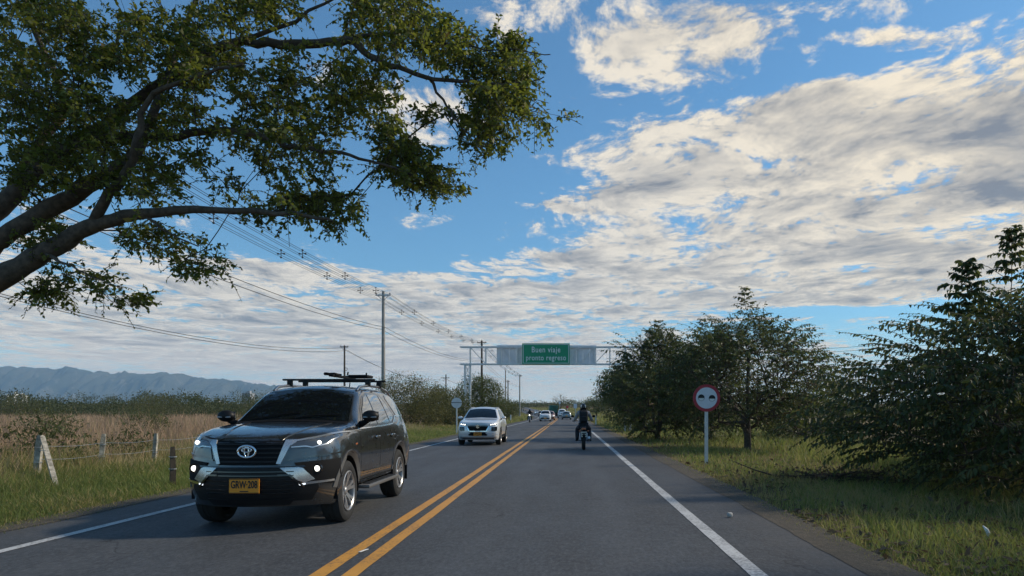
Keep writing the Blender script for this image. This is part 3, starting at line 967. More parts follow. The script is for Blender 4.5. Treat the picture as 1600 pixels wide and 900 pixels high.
    for rep in range(4):
        dd = dirs + G.normal(0, .55, (n, 3)); dd[:, 2] = dd[:, 2] * .7 + .08
        v, f, t, s_v, s_f = shoot_leaves(A + G.normal(0, .07, A.shape), dd, G.uniform(.22, .50, n), 12, .112, .066, .30, G, uj=.9, dj=.55, hang=.22)
        V.append(v); F.append(f + o); T.append(t); o += len(v)
        SV.append(s_v); SF.append(s_f + so_); so_ += len(s_v)
    cr = fast_mesh('crown', np.concatenate(V) - base, np.concatenate(F), 'leaf_big_tree', root, attr=np.concatenate(T)); cr['kind'] = 'stuff'
    st = fast_mesh('leaf_stems', np.concatenate(SV) - base, np.concatenate(SF), 'twig', root); st['kind'] = 'stuff'
    st.scale = (1, 1, 1)
big_tree()

# ---- trees along the right side ----------------------------------------
shoot_tree('roadside_tree', 'nearest dark tree at the right edge with arching sprays of drooping leaves', (10.0, 13.4), 4.05, 4.5, 2500, 20, .145, .072, seed=5,
           zc=.45, taper=.50, rich=True, skirt=.12, emergent=150, trunk_h=.5, trunk_r=.13, leader_at=[(-1.9, -.3, 1.20), (-.3, -1.2, 1.30), (.5, -.9, 1.44), (-2.9, -.6, 1.04)])
shoot_tree('roadside_tree', 'tree with a pointed leader and forked trunk behind the round red-rimmed sign', (6.75, 27.0), 5.3, 3.1, 1500, 15, .165, .076, seed=9,
           zc=.56, taper=.30, trunk_h=1.3, trunk_r=.14, skirt=.8, emergent=26, leader_at=[(-.1, 0, 1.16), (.9, .3, .93), (-1.0, .2, .90)])
shoot_tree('roadside_tree', 'dark conical tree at the shoulder, just right of the motorcyclist', (4.6, 36.5), 6.1, 2.65, 1450, 14, .18, .09, seed=13,
           zc=.48, taper=.62, trunk_h=.5, trunk_r=.12, skirt=.15, emergent=16, leader_at=[(0, 0, 1.0), (-.5, .3, .85), (.7, 0, .88)])
shoot_tree('roadside_tree', 'slim tree whose thin spire stands between the two larger trees', (6.9, 34.5), 5.6, 2.4, 950, 13, .18, .09, seed=17,
           zc=.5, taper=.55, trunk_h=.6, skirt=.3, leader_at=[(-.4, 0, 1.06), (.8, .3, .85)])
shoot_tree('roadside_tree', 'low spreading bush-like tree in the gap between the sign and the nearest tree', (12.6, 38.0), 2.6, 2.6, 420, 13, .18, .09, seed=19,
           zc=.5, taper=.3, trunk_h=.5, skirt=.2, leaders=1)
bush('roadside_bush', 'rounded brownish green bush between the motorcyclist and the conical tree', (5.2, 52.0), 4.3, 2.6, 520, 24, .14, .075, seed=23, mat='leaf_bush', clump=.28)
bush('roadside_tree', 'tall round-headed tree under the right end of the gantry', (6.7, 74.0), 6.6, 4.3, 700, 24, .20, .11, seed=29, mat='leaf_broad', clump=.36, zc=.62, cat='tree', trunk_h=1.5, trunk_r=.16, skirt=1.2)
bush('roadside_tree', 'dark leafy tree filling the verge behind the gantry posts', (9.5, 62.0), 6.0, 3.6, 600, 22, .20, .11, seed=30, mat='leaf_broad', clump=.36, zc=.55, cat='tree', trunk_h=.8, trunk_r=.14, skirt=.3)
bush('roadside_tree', 'small leafy tree far along the right side of the road', (6.5, 165.0), 5.2, 3.4, 240, 18, .24, .12, seed=31, mat='leaf_broad', clump=.42, zc=.58, cat='tree', trunk_h=1.4, trunk_r=.13, skirt=1.1)
bush('bare_tree', 'thin nearly leafless tree at the far bend of the road', (-2.2, 205.0), 6.2, 2.4, 60, 8, .20, .10, seed=33, mat='leaf_olive', clump=.5, zc=.62, cat='tree', bare=90, trunk_h=2.2, trunk_r=.13, skirt=1.8)
shoot_tree('roadside_tree', 'tree mostly beyond the right edge, only a leafy tip showing high up', (9.4, 5.4), 5.4, 3.6, 700, 16, .14, .07, seed=83,
           zc=.52, taper=.3, trunk_h=.8, skirt=.5, leader_at=[(-3.9, 1.75, .76)])
for (bx_, by_, hh_, rr_, sd_, lb_) in ((12.5, 19.5, 2.7, 2.4, 101, 'dense dark shrub low behind the nearest tree'), (17.5, 24.0, 3.4, 3.2, 103, 'wide dark shrub at the right edge behind the nearest tree'),
                              (15.0, 44.0, 3.6, 3.4, 105, 'shrub seen through the gap right of the forked tree'), (24.0, 40.0, 4.2, 4.2, 107, 'big dark shrub far back at the right edge')):
    bush('roadside_bush', lb_, (bx_, by_), hh_, rr_, 420, 22, .13, .07, seed=sd_, mat='leaf_broad', clump=.32, skirt=.05)
# ---- left side -----------------------------------------------------------
bush('roadside_bush', 'large olive bush with ragged top just behind the grey vehicle', (-12.3, 56.0), 4.2, 3.2, 620, 24, .12, .062, seed=41, mat='leaf_olive', clump=.27, bare=60, zc=.52)
bush('roadside_bush', 'dark bush beside the back of the grey round sign', (-10.4, 62.0), 3.4, 2.4, 460, 24, .125, .066, seed=43, mat='leaf_bush', clump=.26)
bush('roadside_bush', 'lower bush between the olive bush and the gantry leg', (-12.6, 67.0), 4.0, 2.3, 380, 22, .125, .066, seed=47, mat='leaf_olive', clump=.26, bare=40)
bush('roadside_tree', 'dense dark tree behind the left leg of the gantry', (-9.6, 78.0), 5.4, 2.8, 640, 24, .16, .085, seed=53, mat='leaf_broad', clump=.34, zc=.52, cat='tree', trunk_r=.1, skirt=.1)
bush('roadside_bush', 'small bush beyond the second vehicle, by the slender grey pole', (-9.8, 104.0), 3.4, 2.4, 300, 20, .17, .09, seed=59, mat='leaf_bush', clump=.34)
bush('roadside_bush', 'low dark bush where the oncoming traffic comes round the bend', (-12.2, 140.0), 3.2, 3.0, 200, 18, .17, .09, seed=61, mat='leaf_far', clump=.4)
bush('field_shrub', 'spiky bush standing up above the hedge on the left horizon', (-83, 108.0), 4.1, 3.4, 180, 16, .15, .06, seed=67, mat='leaf_olive', clump=.45, bare=120)
bush('field_shrub', 'rounded shrub in the dry grass below the mountains', (-62, 108.0), 4.3, 4.2, 260, 18, .15, .07, seed=71, mat='leaf_olive', clump=.5, bare=50)
bush('field_shrub', 'green shrub clump in front of the wind screen of the grey vehicle', (-50, 118.0), 4.6, 5.0, 280, 18, .16, .08, seed=73, mat='leaf_bush', clump=.5, bare=30)
bush('leafy_weed', 'leafy dark weed growing through the fence by the braced post', (-12.0, 16.6), 1.25, 1.0, 70, 14, .11, .045, seed=77, mat='leaf_bush', clump=.16, trunk_r=.02, cat='weed', trunk_h=.1)
for (bx_, by_, hh_, rr_, sd_, lb_) in ((-22, 30, 1.5, 1.3, 201, 'green shrub in the dry grass above the braced post'), (-19.5, 33, 1.4, 1.1, 203, 'small green shrub in the dry grass above the second fence post'),
                              (-31, 52, 1.9, 2.2, 205, 'low spreading shrub in the middle of the dry field'), (-20.5, 47, 1.7, 1.6, 207, 'shrub in the dry grass beside the mirror of the grey vehicle')):
    bush('field_shrub', lb_, (bx_, by_), hh_, rr_, 110, 16, .10, .05, seed=sd_, mat='leaf_bush', clump=.24, trunk_r=.03, trunk_h=.15)
bush('leafy_weed', 'small leafy weed behind the second leaning fence post', (-11.6, 18.9), .95, .55, 36, 14, .10, .04, seed=78, mat='leaf_bush', clump=.14, trunk_r=.015, cat='weed', trunk_h=.1)

# far thicket that reads as one mass
def thicket():
    G = np.random.default_rng(81)
    A = []
    for (px0, px1, Y_, top, n) in ((-120, 430, 125, 3.0, 1300), (-120, 460, 170, 4.4, 1200), (-200, 700, 260, 6.0, 700), (640, 815, 230, 2.6, 250), (925, 1500, 240, 4.2, 500), (740, 960, 430, 2.6, 500), (1150, 1700, 75, 2.2, 500)):
        px_ = G.uniform(px0, px1, n); yy = Y_ * G.uniform(.9, 1.12, n)
        x_ = (px_ - VPX) * yy / FPX
        hh = top * (.95 + .75 * snoise(px_ * .035, px_ * 0 + Y_, 7, 4, 1.0))
        zz = ground_z(x_, yy) + np.abs(hh) * G.random(n) ** .6
        A.append(np.stack([x_, yy, zz], 1))
    A = np.concatenate(A)
    dist = A[:, 1]
    V = []; F = []; T = []; o = 0
    for lo, hi, L in ((0, 150, .30), (150, 300, .5), (300, 900, .8)):
        s = (dist >= lo) & (dist < hi)
        if s.any():
            v, f, t = cluster_leaves(A[s], 16, L * 1.9, L, L * .5, G, .6)
            V.append(v); F.append(f + o); T.append(t); o += len(v)
    h = fast_mesh('thicket', np.concatenate(V), np.concatenate(F), 'leaf_far', attr=np.concatenate(T))
    tag(h, 'dark green scrub along the far edge of the fields', None, None, 'stuff')
thicket()

# ---- grass ------------------------------------------------------------------
def blades(x, y, h, w, lean, tone, G, bend=.5):
    n = len(x)
    z = ground_z(x, y)
    a = G.uniform(0, 2 * np.pi, n); b_ = G.uniform(0, 2 * np.pi, n)
    wx = np.cos(a) * w * .5; wy = np.sin(a) * w * .5
    lx = np.cos(b_) * lean * h; ly = np.sin(b_) * lean * h
    P = np.stack([x, y, z - .02], 1); Wv = np.stack([wx, wy, 0 * wx], 1)
    Lm = np.stack([lx * .32, ly * .32, h * .55], 1); Lt = np.stack([lx, ly, h * (1 - lean * bend * .4)], 1)
    V = np.stack([P - Wv, P + Wv, P + Lm - Wv * .8, P + Lm + Wv * .8, P + Lt], 1).reshape(-1, 3)
    f = np.array([[0, 1, 3], [0, 3, 2], [2, 3, 4]])
    F = ((np.arange(n) * 5)[:, None, None] + f[None]).reshape(-1, 3)
    return V, F, np.repeat(np.clip(tone, 0, .99), 5)

def scatter(G, n, l0, l1, Y0, Y1, power=1.6):
    """random places between two distances from the road's middle, thinner far away"""
    u = G.random(n); e = 1 - power
    y = (Y0 ** e + u * (Y1 ** e - Y0 ** e)) ** (1 / e)
    l = G.uniform(l0, l1, n)
    return l + rc(y), y, l

def grass():
    G = np.random.default_rng(91)
    # right verge: short by the asphalt, longer further out
    x, y, l = scatter(G, 150000, 2.42, 15, 4.2, 80, 1.75)
    d = snoise(x, y, 41, 4, .5); e = l - 2.58
    bare = snoise(x, y, 49, 4, .7)
    k = (d + .22 + np.clip(e, 0, 1.2) * .4 - 1.3 * np.clip(bare - .05, 0, 1) > G.uniform(-.35, .6, len(x))) & (e > -.15 + .25 * d)
    x, y, l, d, e = x[k], y[k], l[k], d[k], e[k]
    h = (.05 + .10 * np.clip(e / 1.2, 0, 1) + .09 * np.clip(d, 0, 1) * np.clip(e, 0, 1)) * G.uniform(.5, 1.5, len(x))
    patch_ = snoise(x, y, 45, 3, .33)
    h = np.where((patch_ > .05) & (e > 1.0), h * 1.9, h) * np.clip(.62 + y / 40, 0, 1)
    w = .006 + .0007 * y
    tone = np.clip(.45 + .35 * d + G.normal(0, .16, len(x)), 0, .89)
    tone = np.where(G.random(len(x)) < .14 + .42 * np.clip(1.1 - e, 0, 1) + .5 * np.clip(snoise(x, y, 47, 3, .4) * 2, 0, 1), .95, tone)
    V, F, T = blades(x, y, h, w, G.uniform(.15, .85, len(x)), tone, G)
    tag(fast_mesh('verge_grass', V, F, 'grass_green', attr=T), 'green grass growing along the right shoulder', None, None, 'stuff')
    # left verge: mown looking strip
    x, y, l = scatter(G, 105000, -10.4, -6.45, 6.5, 120, 1.7)
    e = -6.58 - l; d = snoise(x, y, 51, 4, .5)
    k = (e > -.1 + .1 * d) & (d + .5 + np.clip(e, 0, 1) > G.uniform(-.2, .7, len(x)))
    x, y, l, d, e = x[k], y[k], l[k], d[k], e[k]
    h = (.06 + .09 * np.clip(e / 1.0, 0, 1) + .13 * np.clip((e - 1.6) / 1.5, 0, 1)) * G.uniform(.55, 1.5, len(x))
    tone = np.clip(.42 + .3 * d + G.normal(0, .15, len(x)), 0, .89)
    tone = np.where(G.random(len(x)) < .08 + .4 * np.clip(.7 - e, 0, 1) + .4 * np.clip(snoise(x, y, 57, 3, .5) * 2, 0, 1), .95, tone)
    V, F, T = blades(x, y, h, .006 + .0007 * y, G.uniform(.1, .75, len(x)), tone, G)
    tag(fast_mesh('mown_grass', V, F, 'grass_green', attr=T), 'short green grass strip along the left shoulder', None, None, 'stuff')
    # tall green and yellow grass by the fence
    x, y, l = scatter(G, 70000, -14.5, -9.0, 8, 130, 1.45)
    d = snoise(x, y, 61, 4, .45); e = -9.0 - l
    k = (d + .55 + np.clip(e / 2, 0, .5) - np.clip((e - 1.6) / 2.2, 0, 1) * (.75 + .5 * d) > G.uniform(-.1, .9, len(x)))
    x, y, l, d, e = x[k], y[k], l[k], d[k], e[k]
    h = (.20 + .36 * np.clip(e / 2.2, 0, 1)) * G.uniform(.5, 1.35, len(x)) * (1 + .3 * d)
    tone = np.clip(.45 + .35 * d + G.normal(0, .17, len(x)), 0, .83)
    tone = np.where(G.random(len(x)) < .30 + .4 * np.clip(snoise(x, y, 63, 3, .4) * 2, 0, 1), .95, tone)
    V, F, T = blades(x, y, h, .007 + .0006 * y, G.uniform(.1, .6, len(x)), tone, G)
    tag(fast_mesh('tall_grass', V, F, 'grass_tall', attr=T), 'tall green and yellow grass around the fence posts', None, None, 'stuff')
    # dry reddish grass of the field
    x, y, l = scatter(G, 170000, -150, -10.4, 12, 150, 1.3)
    k = (l > -1.05 * y - 6)
    x, y, l = x[k], y[k], l[k]
    d = snoise(x, y, 71, 4, .16); e = -10.4 - l
    k = (np.clip(e / 2.2, 0, 1) + .35 * d > G.uniform(0, .8, len(x))) & (d > -.55)
    x, y, l, d, e = x[k], y[k], l[k], d[k], e[k]
    h = (.95 + .25 * d + .30 * snoise(x, y, 79, 3, .45)) * G.uniform(.55, 1.28, len(x)) * (.72 + .28 * np.clip(e / 3, 0, 1))
    h = np.where(G.random(len(x)) < .07, h * 1.35, h)
    tone = np.clip(.5 + .35 * snoise(x, y, 75, 3, .5) + G.normal(0, .16, len(x)), 0, .89)
    tone = np.where(G.random(len(x)) < .10, .95, tone)
    V, F, T = blades(x, y, h, .006 + .0006 * y, G.uniform(.12, .5, len(x)), tone, G)
    tag(fast_mesh('dry_grass', V, F, 'grass_dry', attr=T), 'dry reddish brown grass covering the field on the left', None, None, 'stuff')
    # far verge and fields ahead
    x, y, l = scatter(G, 40000, -34, 30, 60, 400, 1.3)
    k = (l > 3.0) | (l < -7.0)
    x, y, l = x[k], y[k], l[k]
    d = snoise(x, y, 85, 3, .12)
    h = .35 * G.uniform(.4, 1.4, len(x)) * (1 + .5 * d)
    tone = np.clip(.5 + .4 * d + G.normal(0, .15, len(x)), 0, .99)
    V, F, T = blades(x, y, h, .02 + .0009 * y, G.uniform(.1, .6, len(x)), tone, G)
    tag(fast_mesh('field_grass', V, F, 'grass_tall', attr=T), 'pale rough grass beside the far end of the road', None, None, 'stuff')
grass()

# fallen leaves and straw on the right verge
def litter():
    G = np.random.default_rng(97)
    x, y, l = scatter(G, 15000, 3.0, 13, 4.5, 45, 1.7)
    k = snoise(x, y, 101, 4, .5) + .25 * np.exp(-((x - 9) ** 2 + (y - 13.5) ** 2) / 14) > G.uniform(-.2, .5, len(x))
    x, y = x[k], y[k]
    P = np.stack([x, y, ground_z(x, y) + G.uniform(.01, .07, len(x))], 1)
    D = G.normal(0, 1, P.shape); D[:, 2] *= .25
    U = G.normal(0, .35, P.shape) + np.array([0, 0, 1.])
    s = G.uniform(.05, .13, len(x)) * (1 + y * .02)
    V, F, k_ = leaf_mesh(P, D, U, s, s * .45)
    tag(fast_mesh('leaf_litter', V, F, 'leaf_dead', attr=np.repeat(G.random(len(x)), k_)), 'brown fallen leaves scattered over the right verge', None, None, 'stuff')
litter()

# dead branches lying on the right verge
def brush_pile():
    G = np.random.default_rng(95)
    c = at(1315, 748, 15.2); c.z = float(ground_z(c.x, c.y))
    root = thing('brush_pile', 'heap of dead brown branches in the grass between the round sign and the nearest tree', 'branches', tuple(c))
    ends = []
    for i in range(34):
        a = G.uniform(-.6, .6) + (math.pi if G.random() < .5 else 0)
        L = G.uniform(.4, 1.3)
        p = Vector((G.normal(0, .75), G.normal(0, .28), G.uniform(.02, .20)))
        d = Vector((math.cos(a), math.sin(a) * .6, G.uniform(-.1, .22)))
        mid = p + d * L * .5 + Vector(G.normal(0, .05, 3))
        e = p + d * L + Vector(G.normal(0, .07, 3))
        MB().tube([p, mid, e], [.022, .015, .005], 5).build('branch', 'wood_dark', root, smooth=50)
        ends += [np.array(mid), np.array(e), np.array(p)]
    V, F, T = cluster_leaves(np.array(ends), 9, .12, .09, .05, G)
    V[:, 2] = np.maximum(V[:, 2], .02)
    lv = fast_mesh('dead_leaves', V, F, 'leaf_dead', root, attr=T); lv['kind'] = 'stuff'
brush_pile()

# ------------------------------------------------------------------ poles, cables, gantry, signs, fence posts, far buildings
def gzs(x, y):
    return float(ground_z(x, y))

def sagged(a, b, sag, n=18):
    a = Vector(a); b = Vector(b)
    return [a.lerp(b, i / n) - Vector((0, 0, sag * 4 * (i / n) * (1 - i / n))) for i in range(n + 1)]

def utility_pole(label, x, y, top, r=.15, mat='concrete_pole', arm=1.3, arm_z=.35, extra=None, group='utility poles left of the road'):
    g = gzs(x, y)
    root = thing('utility_pole', label, 'utility pole', (x, y, g), 0, group)
    H = top - g
    MB().tube([(0, 0, -.3), (0, 0, H * .5), (0, 0, H)], [r * 1.35, r * 1.1, r * .8], 12).build('shaft', mat, root, smooth=50)
    if arm:
        MB().box((0, -.09, H - arm_z), (arm, .09, .11)).build('crossarm', 'galvanised' if mat == 'concrete_pole' else mat, root)
        for s in (-1, 1):
            MB().bar((s * arm * .36, -.09, H - arm_z), (0, -.05, H - arm_z - .55), .04).build('brace', 'galvanised', root)
            MB().lathe([(.03, 0), (.055, .03), (.03, .06), (.055, .09), (.03, .13), (.02, .16)], 'z', (s * arm * .45, -.09, H - arm_z + .055), 10).build('insulator', 'insulator', root, smooth=40)
    if extra == 'coil':
        MB().lathe([(.17 + .03 * math.cos(a), .03 * math.sin(a)) for a in np.linspace(0, 2 * math.pi, 9)[:-1]], 'y', (.24, -.2, H - 3.0), 16, close=True).build('cable_coil', 'wire', root, smooth=50)
    if extra == 'lamp':
        MB().tube([(0, 0, H - .2), (.6, -.1, H + .05), (1.0, -.15, H + .05)], .03, 6).build('lamp_arm', 'galvanised', root)
    return root

PX0 = -16.0
POLES = [(PX0, 2.0, 11.9), (PX0, 62.0, 11.8), (-14.0, 116.0, 12.9), (-12.6, 186.0, 11.0)]
utility_pole('tall pale concrete pole carrying bundled cables, rising behind the grey vehicle', *POLES[1], r=.15)
utility_pole('dark wooden pole standing behind the left leg of the gantry', *POLES[2], r=.17, mat='wood_pole', arm=1.5)
utility_pole('slender grey pole rising right beside the second vehicle, beyond the bushes', -9.9, 113.0, 7.9, r=.10, mat='concrete_pole', arm=0)
utility_pole('far grey pole nearest the road at the end of the row', *POLES[3], r=.16, arm=1.2)
utility_pole('far dark pole standing left of the last grey one', -17.5, 208, 10.5, r=.16, mat='wood_pole', arm=1.2)
utility_pole('farthest thin pole of the row, left of the dark one', -23.5, 240, 11.0, r=.16, arm=1.2)
utility_pole('pale pole left of the road before the row starts, outside the bushes', *POLES[0], r=.15)
utility_pole('slim dark pole with a cable coil, above the roof bars of the grey vehicle', -28.1, 90.0, 9.7, r=.12, mat='wood_pole', arm=1.0, arm_z=.2, extra='coil', group='poles of the field line')
utility_pole('slim dark pole among the bushes between the tall concrete pole and the gantry', -28.0, 164.0, 9.9, r=.15, mat='wood_pole', arm=1.6, arm_z=.8, group='poles of the field line')

def cable(label, pts, r, group, name='overhead_cable'):
    o = MB().tube(pts, r, 5).build(name, 'wire', smooth=80, fix=False)
    return tag(o, label, 'cable', group)

def bundle(k, offs, label_side):
    pts_all = []
    for i in range(len(POLES) - 1):
        (x0, y0, t0), (x1, y1, t1) = POLES[i], POLES[i + 1]
        pts_all.append(((x0 + k, y0, t0 - .45), (x1 + k, y1, t1 - .45), (.95, .75, .7)[i]))
    for j, (ox, oz) in enumerate(offs):
        which = ('topmost', 'left hand', 'right hand', 'lowest')[j]
        pts = []
        for a, b_, s in pts_all:
            pts += [p + Vector((ox, 0, oz)) for p in sagged(a, b_, s, 24)][0 if not pts else 1:]
        cable(f'{which} thin black conductor of the four in the {label_side} bundle along the poles', pts, .012, f'conductors of the {label_side} bundle')
    ORD = 'first second third fourth fifth sixth seventh eighth ninth tenth'.split()
    for span, (a, b_, s) in enumerate(pts_all):
        a = Vector(a); b_ = Vector(b_)
        n = int((b_ - a).length / 8.2)
        for q_ in range(1, n + 1):
            t = q_ / (n + .6)
            p = a.lerp(b_, t) - Vector((0, 0, s * 4 * t * (1 - t)))
            mb = MB()
            for (ox, oz) in offs:
                mb.tube([(0, 0, 0), (ox, 0, oz)], .018, 5)
                mb.lathe([(.03, -.05), (.052, -.03), (.052, .03), (.03, .05)], 'y', (ox, 0, oz), 8)
            o = mb.build('cable_spacer', 'wire', smooth=50, fix=False)
            o.location = p
            o.scale = (1.05, 1.05, 1.05)
            where = (f'{ORD[n - q_]} cross shaped spacer before the tall concrete pole', f'{ORD[q_ - 1]} cross shaped spacer beyond the tall concrete pole', f'{ORD[q_ - 1]} small spacer beyond the dark wooden pole')[span]
            tag(o, f'{where}, on the {label_side} bundle', 'spacer', f'spacers on the {label_side} bundle')
bundle(-.62, ((0, .20), (-.17, 0), (.17, 0), (0, -.20)), 'field side')
bundle(.62, ((0, .20), (-.17, 0), (.17, 0), (0, -.20)), 'road side')
for j, (dz_, dx_, nm) in enumerate(((-3.3, -.18, 'lower'), (-3.25, .18, 'upper'))):
    pts = []
    for (x0, y0, t0), (x1, y1, t1), s in zip(POLES[:-1], POLES[1:], (1.0, .9, .8)):
        pts += [p + Vector((dx_, 0, .12 * j)) for p in sagged((x0, y0, t0 + dz_), (x1, y1, t1 + dz_), s)][0 if not pts else 1:]
    cable(f'thin telephone cable below the bundles, the {nm} of the pair on the tall concrete pole', pts, .018, 'telephone cables on the tall poles')
FL = [(-28.2, 8, 9.4), (-28.1, 90, 9.4), (-28.0, 164, 9.0), (-28, 260, 11.5)]
for j, (ddx, ddz, nm) in enumerate(((-.42, 0, 'upper'), (.42, -.35, 'lower'))):
    pts = []
    for a, b_, s in zip(FL[:-1], FL[1:], (2.3, 1.6, 1.6)):
        pts += [p + Vector((ddx, 0, ddz)) for p in sagged(a, b_, s, 20)][0 if not pts else 1:]
    cable(f'long sagging wire low over the field on the left, the {nm} of two', pts, .020, 'field wires')
cable('faint wire crossing the sky behind the trees on the right', sagged((8, 150, 12.5), (70, 120, 14.0), .6), .03, 'wires on the right')
cable('second faint wire just under the first behind the right trees', sagged((8, 150, 11.9), (70, 120, 13.3), .6), .03, 'wires on the right')

# ---- sign gantry -------------------------------------------------------------
GY = 65.7
def gpx(px, py):
    p = at(px, py, GY); return p.x, p.z
gx0 = gpx(719, 560)[0]; gx1 = 7.6
zt = gpx(0, 542.5)[1]; zb = gpx(0, 569.2)[1]
g0 = thing('sign_gantry', 'white steel lattice gantry spanning the road with sign panels', 'gantry', (0, GY, 0))
fr, bk = -.28, .28
for y_ in (fr, bk):
    MB().box(((gx0 + gx1) / 2, y_, zt), (gx1 - gx0, .10, .12)).build('chord', 'steel_white', g0)
    MB().box(((gx0 + gx1) / 2, y_, zb), (gx1 - gx0, .10, .12)).build('chord', 'steel_white', g0)
    xs_ = np.arange(gpx(735, 0)[0], gx1, 1.42)
    for i, x in enumerate(xs_):
        MB().box((x, y_, (zt + zb) / 2), (.075, .07, zt - zb - .12)).build('upright', 'steel_white', g0)
        if i + 1 < len(xs_):
            a, c_ = (zt, zb) if (x < -2) else (zb, zt)
            MB().bar((x + .04, y_, a - .06 * (1 if a == zt else -1)), (xs_[i + 1] - .04, y_, c_ + .06 * (1 if a == zt else -1)), .055).build('diagonal', 'steel_white', g0)
lx0 = gpx(726.5, 0)[0]; lx1 = gpx(735, 0)[0]
for (a, c_) in ((lx0, lx1), (6.9, 7.4)):
    lh = zb - .06
    for x in (a, c_):
        for y_ in (fr, bk):
            MB().box((x, y_, lh / 2 - .1), (.085, .085, lh + .2)).build('leg', 'steel_white', g0)
    n_ = 6
    for y_ in (fr, bk):
        for i in range(n_):
            z0 = lh * i / n_; z1 = lh * (i + 1) / n_
            MB().box(((a + c_) / 2, y_, z1 - .03), (abs(c_ - a), .05, .05)).build('rung', 'steel_white', g0)
            MB().bar((a, y_, z0), (c_, y_, z1), .04).build('lattice', 'steel_white', g0)
            MB().bar((c_, y_ + .045, z0), (a, y_ + .045, z1), .04).build('lattice', 'steel_white', g0)
def panel(name, px0, px1, py0, py1, y_, mat, n):
    x0, z1 = gpx(px0, py0); x1, z0 = gpx(px1, py1)
    xe = np.linspace(x0, x1, n + 1)
    for i in range(n):
        MB().box(((xe[i] + xe[i + 1]) / 2, y_, (z0 + z1) / 2), (xe[i + 1] - xe[i] - .012, .04, z1 - z0)).build(name, mat, g0)
panel('back_panel', 775.5, 816, 538.5, 569, .36, 'panel_grey', 4)
panel('back_panel', 890, 932, 539, 569, .36, 'panel_grey', 4)
x0, z1 = gpx(816.4, 537.2); x1, z0 = gpx(890.2, 569.6)
sg = MB().box(((x0 + x1) / 2, -.40, (z0 + z1) / 2), (x1 - x0, .05, z1 - z0)).build('sign_board', 'sign_green', g0)
tag(sg, 'green board with white lettering')
bw = .045; ci = .10
for nm, c_, s_ in (('border', ((x0 + x1) / 2, -.43, z1 - ci), (x1 - x0 - 2 * ci, .012, bw)), ('border', ((x0 + x1) / 2, -.43, z0 + ci), (x1 - x0 - 2 * ci, .012, bw)),
                   ('border', (x0 + ci, -.43, (z0 + z1) / 2), (bw, .012, z1 - z0 - 2 * ci - bw)), ('border', (x1 - ci, -.43, (z0 + z1) / 2), (bw, .012, z1 - z0 - 2 * ci - bw))):
    MB().box(c_, s_).build(nm, 'letter_white', sg)
cx_ = (x0 + x1) / 2
fit = lambda o_, w_: setattr(o_, 'scale', (w_ / (max(v.co.x for v in o_.data.vertices) - min(v.co.x for v in o_.data.vertices)), 1, 1))
t1_ = text_obj('lettering', 'Buen viaje', .74, 'letter_white', sg, (cx_, -.434, gpx(0, 547.3)[1]), (R(90), 0, 0), .006, 1.10, .006)
t2_ = text_obj('lettering', 'pronto regreso', .70, 'letter_white', sg, (cx_, -.434, gpx(0, 559.8)[1]), (R(90), 0, 0), .006, 1.10, .006)
fit(t1_, (x1 - x0) * .60); fit(t2_, (x1 - x0) * .84)

# ---- round signs ----------------------------------------------------------------
def disc(mb, r, y, c=(0, 0), n=40, th=.006):
    return mb.lathe([(r, y), (r, y + th)], 'y', (c[0], 0, c[1]), n)
sp = at(1104, 725, 19.1)
s1 = thing('road_sign', 'round white sign with red rim and two half-dark dots on a white post', 'road sign', (sp.x, 19.1, gzs(sp.x, 19.1)))
zc_ = 1.76 - gzs(sp.x, 19.1); rr_ = .365
MB().box((0, .03, (zc_ + .15) / 2 - .15), (.085, .05, zc_ + .35)).build('post', 'post_paint', s1)
disc(MB(), rr_, -.006, (0, zc_), 48, .010).build('rim', 'sign_red', s1, smooth=40)
disc(MB(), rr_ * .775, -.012, (0, zc_), 48, .005).build('face', 'sign_white', s1, smooth=40)
for s, dz_ in ((-.143, .010), (.143, -.006)):
    c_ = (s, zc_ + dz_); r_ = .087
    disc(MB(), r_, -.016, c_, 28, .003).build('dot_ring', 'ink', s1, smooth=40)
    n_ = 16
    low_ = [(c_[0] + r_ * .84 * math.cos(a), c_[1] - .012 + r_ * .80 * math.sin(a)) for a in np.linspace(math.pi, 2 * math.pi, n_)]
    MB().prism(low_, -.0195, -.0165).build('dot_lower_half', 'letter_white', s1)
for zz in (.16, -.16):
    MB().box((0, .011, zc_ + zz), (.30, .014, .035)).build('bracket', 'galvanised', s1)
sp = at(713.5, 677, 45.5)
s2 = thing('road_sign', 'grey back of a round sign on a thin post facing the oncoming lane', 'road sign', (sp.x, 45.5, gzs(sp.x, 45.5)))
zc_ = at(0, 629.6, 45.5).z - gzs(sp.x, 45.5)
MB().box((0, .03, zc_ / 2 - .15), (.075, .05, zc_ + .3)).build('post', 'post_paint', s2)
disc(MB(), .335, -.01, (0, zc_), 40, .012).build('plate', 'sign_back', s2, smooth=40)
MB().box((0, -.018, zc_ + .02), (.66, .016, .035)).build('stiffener', 'matt_black', s2)
# far signs on the right
for (px, py, Y_, lb) in ((899, 636, 88, 'small white sign plate on a post close behind the motorcyclist'), (886.5, 637, 150, 'small orange-brown sign far along the right shoulder'), (874.5, 630, 165, 'far white sign on a thin mast near the bend')):
    p = at(px, py, Y_); g = gzs(p.x, Y_)
    t_ = thing('roadside_marker', lb, 'sign', (p.x, Y_, g))
    MB().box((0, 0, (p.z - g) / 2), (.07, .05, p.z - g)).build('post', 'post_paint', t_)
    MB().box((0, -.04, p.z - g + .12), (.42, .02, .55)).build('plate', 'sign_red' if 'orange' in lb else 'sign_white', t_)

